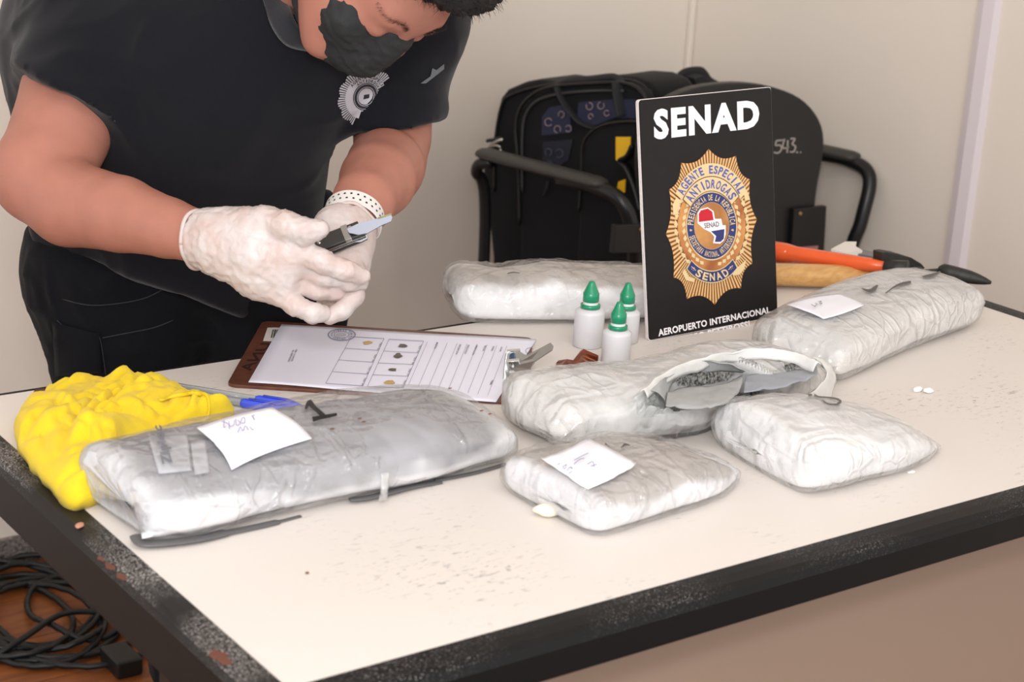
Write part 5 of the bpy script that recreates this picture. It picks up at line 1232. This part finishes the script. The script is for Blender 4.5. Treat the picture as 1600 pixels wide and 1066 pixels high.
ringp = lambda r0, r1, n=40, a0=0, a1=2 * math.pi: [[(1.2 * r0 * math.sin(t), r0 * math.cos(t)), (1.2 * r1 * math.sin(t), r1 * math.cos(t)), (1.2 * r1 * math.sin(u_), r1 * math.cos(u_)), (1.2 * r0 * math.sin(u_), r0 * math.cos(u_))] for t, u_ in zip(np.linspace(a0, a1, n)[:-1], np.linspace(a0, a1, n)[1:])]
sbmesh('badge_disc', sum([ringp(q, q + .13) for q in (.02, .15, .28, .41, .54, .67)], []), silver, .0003); sbmesh('badge_ring', ringp(.30, .40) + ringp(.40, .50), bdark, .0006); sbmesh('badge_ring', ringp(.335, .355), silver, .0008); sbmesh('badge_ring', ringp(.455, .47), silver, .0008)
sbmesh('badge_map', [[(-.12, .04), (.14, .12), (.20, -.02), (-.06, -.12)]], bdark, .0006)
def sarc(s, r, a0, a1, h):
    V, F = [], []
    for i, ch in enumerate(s):
        if ch == ' ': continue
        t = math.radians(a0 + (a1 - a0) * (i + .5) / len(s)); P, Fc = text2d(ch, .02); lo = P.min(0); hi = P.max(0); Un = (P - lo) / (hi - lo) - .5
        wd = abs(math.radians(a1 - a0)) / len(s) * r * .75 * (.4 if ch == 'I' else 1)
        pts = [(1.2 * r * math.sin(t) + 1.2 * (u[0] * wd * math.cos(t) + u[1] * h * math.sin(t)), r * math.cos(t) - u[0] * wd * math.sin(t) + u[1] * h * math.cos(t)) for u in Un]
        q = [bc + ux * a + uy * b for a, b in pts]
        if all(p[0] * .8 + p[1] * .6 < 560 for p in q): b0 = len(V); V += [sb(a, b, .0008) for a, b in pts]; F += [tuple(b0 + k for k in f) for f in Fc]
    if V: mesh_obj('badge_lettering', V, F, bdark, shirt, smooth=False)
sarc('AGENTE ESPECIAL', .72, -75, 65, .12); sarc('ANTIDROGAS', .575, -60, 55, .11)
V, F = [], []
for x, y in [(656, 131), (671, 120), (674, 107), (680, 110), (692, 100), (692, 108), (678, 120), (664, 131)]:
    h = drop(BS, x, y, .002); V.append(np.array(h) if h is not None else D(x, y, 2.05))
mesh_obj('sleeve_star', V, [tuple(range(len(V)))], mat('grey_star_print', (92, 96, 100), .6), shirt, smooth=False)

# trousers: seat, two legs down to the floor
tr_ = SDF(.006)
hipL = D(185, 440, 2.16); hipR = D(420, 420, 2.17)
tr_.c(D(190, 400, 2.16), D(390, 380, 2.16), .100, .098, .05)
tr_.c(D(165, 430, 2.17), D(200, 520, 2.18), .098, .088, .05)
kL = D(195, 640, 2.2); kR = D(440, 600, 2.22)
tr_.chain([(D(200, 480, 2.18), .086), (kL, .074), (np.array([kL[0] + .07, kL[1] + .06, .45]), .058), (np.array([kL[0] + .15, kL[1] + .10, .10]), .052)], .04)
tr_.chain([(D(425, 380, 2.17), .090), (D(432, 470, 2.19), .080), (kR, .070), (np.array([kR[0] + .02, kR[1] + .08, .45]), .064), (np.array([kR[0] + .02, kR[1] + .12, .10]), .060)], .04)
tr_.c(D(490, 400, 2.2), D(500, 480, 2.2), .045, .028, .03)
tr_.c(D(135, 545, 2.17), D(140, 560, 2.17), .040, .038, .02)
trousers = skinned('trousers', tr_, trous, man, [(D(300, 300, 2.16), toworld((0, 1, 0))), (np.array([kL[0], kL[1], .085]), (0, 0, -1.0))], it=2, disp=lambda V, N_: .003 * crease(V, 12, 24) + .002 * crease(V, 30, 29))
BT = bvh_of(trousers)
def tsheet(name, quad, off=.004, m=trous): 
    try: return sheet(name, quad, BT, m, trousers, n=8, off=off)
    except Exception: return None
tsheet('cargo_pocket_flap', [(90, 588), (160, 580), (155, 520), (84, 500)])
for pts in ([(90, 500), (112, 518), (140, 523), (155, 525), (162, 560), (166, 585)], [(99, 467), (143, 477), (204, 471), (242, 459), (293, 427)], [(160, 528), (200, 520), (240, 512), (270, 500)]):
    ribbon('seam', pts, .0012, .6, mat('dark_grey_seam', (40, 42, 46), .8), trousers, bv=BT, off=.001)
for k in (kL, kR):
    bm = box_bm((-.05, -.16, 0), (.05, .11, .085), .035, 4); bm_obj('shoe', bm, mat('black_boot_leather', (22, 21, 21), .5), man, smooth=True, M=Matrix.Translation((k[0] + (.02 if k is kR else .15), k[1] + .11, 0)))

# hair, brow, mask
hr = SDF(.004)
hr.e(hd(0, -.018, .026), (.085, .096, .094), AX, .02)
hr.e(hd(0, .054, .080), (.066, .044, .036), AX, .03)
hr.e(hd(0, -.070, -.01), (.066, .040, .07), AX, .03)
hr.sub(hd(0, .122, -.004), (.13, .068, .072), AX, .010)
hr.sub(hd(.075, .030, -.03), (.06, .036, .06), AX, .008); hr.sub(hd(-.075, .030, -.03), (.06, .036, .06), AX, .008)
hair = skinned('hair', hr, hairm, man, it=1, disp=lambda V, N_: .0035 * noise(V, 160, 3) + .003 * crease(V, 60, 8))
# short strands along the fringe
Vh, Fh = [], []; rr = np.random.RandomState(5)
hv = np.array([v.co[:] for v in hair.data.vertices]); hn = np.array([v.normal[:] for v in hair.data.vertices])
pick = rr.choice(len(hv), 3800)
for i in pick:
    p = hv[i]; n_ = hn[i]; dirn = n_ * .7 + HF * .5 + HU * .2 + rr.normal(0, .25, 3); dirn /= np.linalg.norm(dirn); L3 = rr.uniform(.006, .013); s_ = np.cross(dirn, rr.normal(0, 1, 3)); s_ = s_ / np.linalg.norm(s_) * .00035; b0 = len(Vh)
    Vh += [p + s_, p - s_, p + dirn * L3]; Fh.append((b0, b0 + 1, b0 + 2))
o = mesh_obj('hair_strands', Vh, Fh, hairm, hair); o['kind'] = 'stuff'
BB = bvh_of([c for c in man.children if c.name.startswith('body')][0])
Vb, Fb = [], []
for side in (1, -1):
    for k in range(260):
        t = rr.rand(); p = hd(side * (.014 + .040 * t), .12, .010 + .007 * math.sin(math.pi * min(1, t * 1.2)) + rr.normal(0, .0014)); h = BB.ray_cast(Vector(p), Vector(-HF))
        if h[0] is None: continue
        q = np.array(h[0]) + HF * .0006; d_ = HR * side * 1.0 + HU * rr.normal(.1, .25) + HF * .25; d_ /= np.linalg.norm(d_); s_ = HU * .00035; b0 = len(Vb); Vb += [q + s_, q - s_, q + d_ * .007]; Fb.append((b0, b0 + 1, b0 + 2))
o = mesh_obj('eyebrows', Vb, Fb, mat('dark_brown_hair', (40, 30, 27), .6), man); o['kind'] = 'stuff'
# closed lids seen from above
for side in (1, -1):
    pp = []
    for t in np.linspace(0, 1, 12):
        p = hd(side * (.018 + .028 * t), .13, -.020 - .003 * math.sin(math.pi * t)); h = BB.ray_cast(Vector(p), Vector(-HF)); 
        if h[0] is not None: pp.append(np.array(h[0]) + HF * .0004)
    if len(pp) > 3: tube('eyelashes', pp, .0009, mat('dark_brown_hair'), man, seg=5)
mk = SDF(.0026)
mk.e(hd(0, .012, -.045), (.0668, .0790, .0825), AX, .01)
mk.e(hd(0, .058, -.078), (.040, .038, .040), AX, .03)
mk.c(hd(0, .088, -.016), hd(0, .092, -.062), .016, .022, .03)
mk.e(hd(.040, .064, -.040), (.0255, .0235, .0235), AX, .02); mk.e(hd(-.040, .064, -.040), (.0255, .0235, .0235), AX, .02)
mkp = [(hd(0, .10, -.008), HU * 1.0 + HF * .42), (hd(0, .010, -.06), -HF + HU * .05), (hd(0, .05, -.128), -HU * 1.0 + HF * -.2)]
mask = skinned('face_mask', mk, maskm, man, mkp, it=3, disp=lambda V, N_: .0012 * crease(np.stack([(V @ HR) * .35, V @ HF, (V @ HU) * 1.6], 1), 60, 3) + .0007 * crease(V, 110, 9))
for pts in ([hd(.064, .020, -.024), hd(.073, .012, -.010), hd(.080, -.010, .004), hd(.082, -.024, -.006)], [hd(.062, .004, -.098), hd(.070, -.004, -.07), hd(.079, -.020, -.045), hd(.083, -.026, -.02)]):
    tube('ear_loop', crv(pts, 6), .0014, maskm, mask, seg=6); 
for pts in ([hd(-.064, .020, -.024), hd(-.080, -.010, .004), hd(-.082, -.024, -.006)], [hd(-.062, .004, -.098), hd(-.079, -.020, -.045), hd(-.083, -.026, -.02)]):
    tube('ear_loop', crv(pts, 6), .0014, maskm, mask, seg=6)
for k in range(3):
    pass

# ---- gloved hands
wr = lambda a, sc, s: (lambda V, N_: a * crease(V, sc, s) + a * .7 * crease(V, sc * 2.2, s + 3))
g = SDF(.0021); d0 = 1.765
g.chain([(D(322, 374, 1.795), .0295), (D(345, 378, 1.785), .0285)], .01)
g.chain([(D(342, 366, 1.785), .0245), (D(395, 368, 1.77), .0225), (D(448, 384, 1.76), .0150)], .014)      # palm towards index
g.chain([(D(345, 382, 1.785), .0245), (D(400, 398, 1.765), .0215), (D(456, 408, 1.76), .0150)], .014)
g.chain([(D(350, 392, 1.785), .0225), (D(405, 422, 1.77), .0190), (D(448, 434, 1.765), .0140)], .014)
g.chain([(D(352, 398, 1.787), .0200), (D(400, 434, 1.775), .0165), (D(436, 456, 1.77), .0125)], .014)
g.chain([(D(448, 384, 1.757), .0135), (D(503, 408, 1.752), .0108), (D(540, 423, 1.757), .0094), (D(565, 432, 1.768), .0082)], .006)   # index
g.chain([(D(456, 408, 1.765), .0125), (D(508, 432, 1.768), .0106), (D(545, 440, 1.775), .0092), (D(563, 441, 1.785), .0082)], .004)
g.chain([(D(448, 434, 1.772), .0122), (D(495, 452, 1.776), .0098), (D(525, 455, 1.784), .0088), (D(543, 452, 1.795), .0078)], .004)
g.chain([(D(436, 456, 1.770), .0112), (D(463, 479, 1.765), .0090), (D(490, 490, 1.768), .0084), (D(505, 490, 1.775), .0078)], .006)   # little
g.chain([(D(365, 358, 1.78), .0200), (D(415, 347, 1.757), .0135), (D(446, 350, 1.745), .0115), (D(476, 361, 1.740), .0108), (D(499, 358, 1.742), .0095)], .010)   # thumb
cm = D(316, 374, 1.797); cdv = D(345, 378, 1.785) - D(310, 372, 1.80)
glove = skinned('right_glove', g, latex, man, [(D(313, 373, 1.799), -cdv)], it=1, disp=lambda V, N_: 0.0005 * crease(V, 75, 4) + .0008 * crease(V, 150, 9) + .0008 * np.maximum(crease(V @ np.array([[1, 0, 0], [0, 1, 0], [0, 0, .5]]), 48, 14), 0))
# rolled cuff rim
def rim(c0, axis, r, rt, m, parent, name, seedv=0, sq=1.0):
    axis = np.array(axis) / np.linalg.norm(axis); a = np.cross(axis, [0, 0, 1]); a /= np.linalg.norm(a); b = np.cross(axis, a)
    P = [c0 + (a * math.cos(t) + b * math.sin(t) * sq) * (r + .0012 * math.sin(5 * t + seedv)) + axis * .0022 * math.sin(3 * t + seedv) for t in np.linspace(0, 2 * math.pi, 60)]
    return tube(name, P, rt, m, parent, seg=8)
rim(D(313, 373, 1.799), cdv, .0300, .0022, latex, glove, 'cuff_rim', 1)
rim(D(341, 377, 1.788), cdv, .0292, .0017, latex, glove, 'cuff_fold', 2)
g2 = SDF(.0022)
g2.chain([(D(543, 358, 1.852), .0300), (D(540, 376, 1.842), .0290)], .01)
g2.chain([(D(538, 378, 1.84), .0270), (D(532, 412, 1.825), .0270), (D(528, 436, 1.815), .0230)], .014)
g2.e(D(520, 350, 1.835), (.018, .018, .016), None, .014)
g2.chain([(D(520, 356, 1.83), .0150), (D(508, 372, 1.81), .0125), (D(500, 388, 1.795), .0105)], .008)              # thumb under the tool
for i, (a, b, c_, z) in enumerate([((552, 424), (552, 450), (536, 462), 1.812), ((545, 432), (540, 458), (522, 468), 1.822), ((535, 438), (528, 464), (508, 472), 1.832)]):
    g2.chain([(D(*a, z), .0115), (D(*b, z - .008), .0098), (D(*c_, z - .012), .0086)], .004)
g2.chain([(D(556, 428, 1.802), .0115), (D(553, 462, 1.790), .0098), (D(534, 486, 1.782), .0090), (D(514, 495, 1.780), .0080)], .005)
cd2 = D(540, 376, 1.842) - D(548, 350, 1.86)
gl2 = skinned('left_glove', g2, latex, man, [(D(547, 351, 1.858), -cd2)], it=1, disp=wr(.0005, 80, 14))
rim(D(546, 353, 1.857), cd2, .0302, .0020, latex, gl2, 'cuff_rim', 4)
# perforated white strap on the left wrist
strm = mat('white_rubber_strap', (222, 218, 214), .45); hole = mat('black_hole', (14, 14, 15), .6)
ax2 = cd2 / np.linalg.norm(cd2); sc = D(552, 341, 1.868); a = np.cross(ax2, [0, 0, 1.0]); a /= np.linalg.norm(a); b = np.cross(ax2, a); V, F = [], []; n = 60; Rr = .0305
for i in range(n):
    t = 2 * math.pi * i / n
    for (dr, dz) in ((0, -.0095), (.0014, -.0085), (.0016, .0085), (0, .0095)): V.append(sc + (a * math.cos(t) + b * math.sin(t)) * (Rr + dr) + ax2 * dz)
for i in range(n):
    for j in range(3): q = i * 4 + j; q2 = ((i + 1) % n) * 4 + j; F.append((q, q2, q2 + 1, q + 1))
strap = mesh_obj('wrist_strap', V, F, strm, man, smooth=False)
tocam = toworld((0, 0, 1.0))
for row in (-.003, .004):
    for i in range(28):
        t = 2 * math.pi * (i + (.5 if row > 0 else 0)) / 28; nrm = a * math.cos(t) + b * math.sin(t)
        c0 = sc + nrm * (Rr + .0018) + ax2 * row; tg = np.cross(nrm, ax2)
        if nrm @ tocam < -.2: continue
        mesh_obj('strap_hole', [c0 + (tg * math.cos(q) + ax2 * math.sin(q)) * .0013 for q in np.linspace(0, 2 * math.pi, 10, endpoint=False)], [tuple(range(10))], hole, strap, smooth=False)

# ---------------- folding tool in the hands ----------------
tool = empty('folding_tool', D(520, 380, 1.775), 'folding steel tool with an open blade held between the gloved hands', 'tool')
ta, tb = D(470, 397, 1.785), D(572, 358, 1.790); tx = (tb - ta) / np.linalg.norm(tb - ta); tz = toworld((0, .55, .83)); tz -= tx * (tz @ tx); tz /= np.linalg.norm(tz); ty = np.cross(tz, tx)
TM = Matrix([[tx[i], ty[i], tz[i], ta[i]] for i in range(3)] + [[0, 0, 0, 1]])
TL = np.linalg.norm(tb - ta); dsteel = mat('dark_polished_steel', (84, 84, 84), .25, metal=.9); bsteel = mat('mirror_steel', (190, 192, 194), .12, metal=1.0); blade_m = mat('satin_blade_steel', (120, 122, 132), .45, metal=.6)
box('handle_scale', (0, -.0100, .0030), (TL * .93, .0085, .0070), dsteel, tool, bev=.0012, M=TM)
box('handle_scale', (0, -.0100, -.0062), (TL * .90, .0085, -.0022), dsteel, tool, bev=.0012, M=TM)
box('steel_liner', (0, -.0092, -.0018), (TL * .96, .0070, -.0004), bsteel, tool, bev=.0003, M=TM)
box('steel_liner', (0, -.0092, .0008), (TL * .96, .0070, .0024), bsteel, tool, bev=.0003, M=TM)
box('bolster', (TL * .66, -.0105, .0035), (TL * .76, .0092, .0082), bsteel, tool, bev=.0010, M=TM)
lathe('pivot_pin', [(.0030, -.0075), (.0034, -.007), (.0034, .0085), (.0026, .0095)], bsteel, tool, seg=20, M=TM @ Matrix.Translation((TL * .80, .002, 0)))
lathe('rivet', [(.0020, .0060), (.0024, .0064), (.0020, .0078)], bsteel, tool, seg=16, M=TM @ Matrix.Translation((TL * .30, .000, 0)))
bw = [(546, 364), (542, 358), (560, 349), (590, 341), (611, 335), (613, 340), (611, 346), (596, 352), (575, 364), (560, 367)]
A_ = [D(x, y, 1.778) for x, y in bw]; n = len(A_); bz = toworld((0, -.3, -.95)) * .0018
mesh_obj('blade', A_ + [p + bz for p in A_], [tuple(range(n)), tuple(range(n, 2 * n))[::-1]] + [(i, n + i, n + (i + 1) % n, (i + 1) % n) for i in range(n)], blade_m, tool, smooth=False)
cr_ = D(611, 334, 1.7775); P = np.array([D(x, y, 1.7775) for x, y in [(590, 341), (600, 338), (612, 334)]]); tube('green_residue', P, .0008, mat('greenish_residue', (150, 148, 96), .8), tool, seg=5)
jw = [(548, 369), (560, 364), (574, 366), (574, 373), (564, 378), (550, 379)]
A_ = [D(x, y, 1.786) for x, y in jw]; n = len(A_); mesh_obj('jaw', A_ + [p + bz * 2 for p in A_], [tuple(range(n)), tuple(range(n, 2 * n))[::-1]] + [(i, n + i, n + (i + 1) % n, (i + 1) % n) for i in range(n)], dsteel, tool, smooth=False)
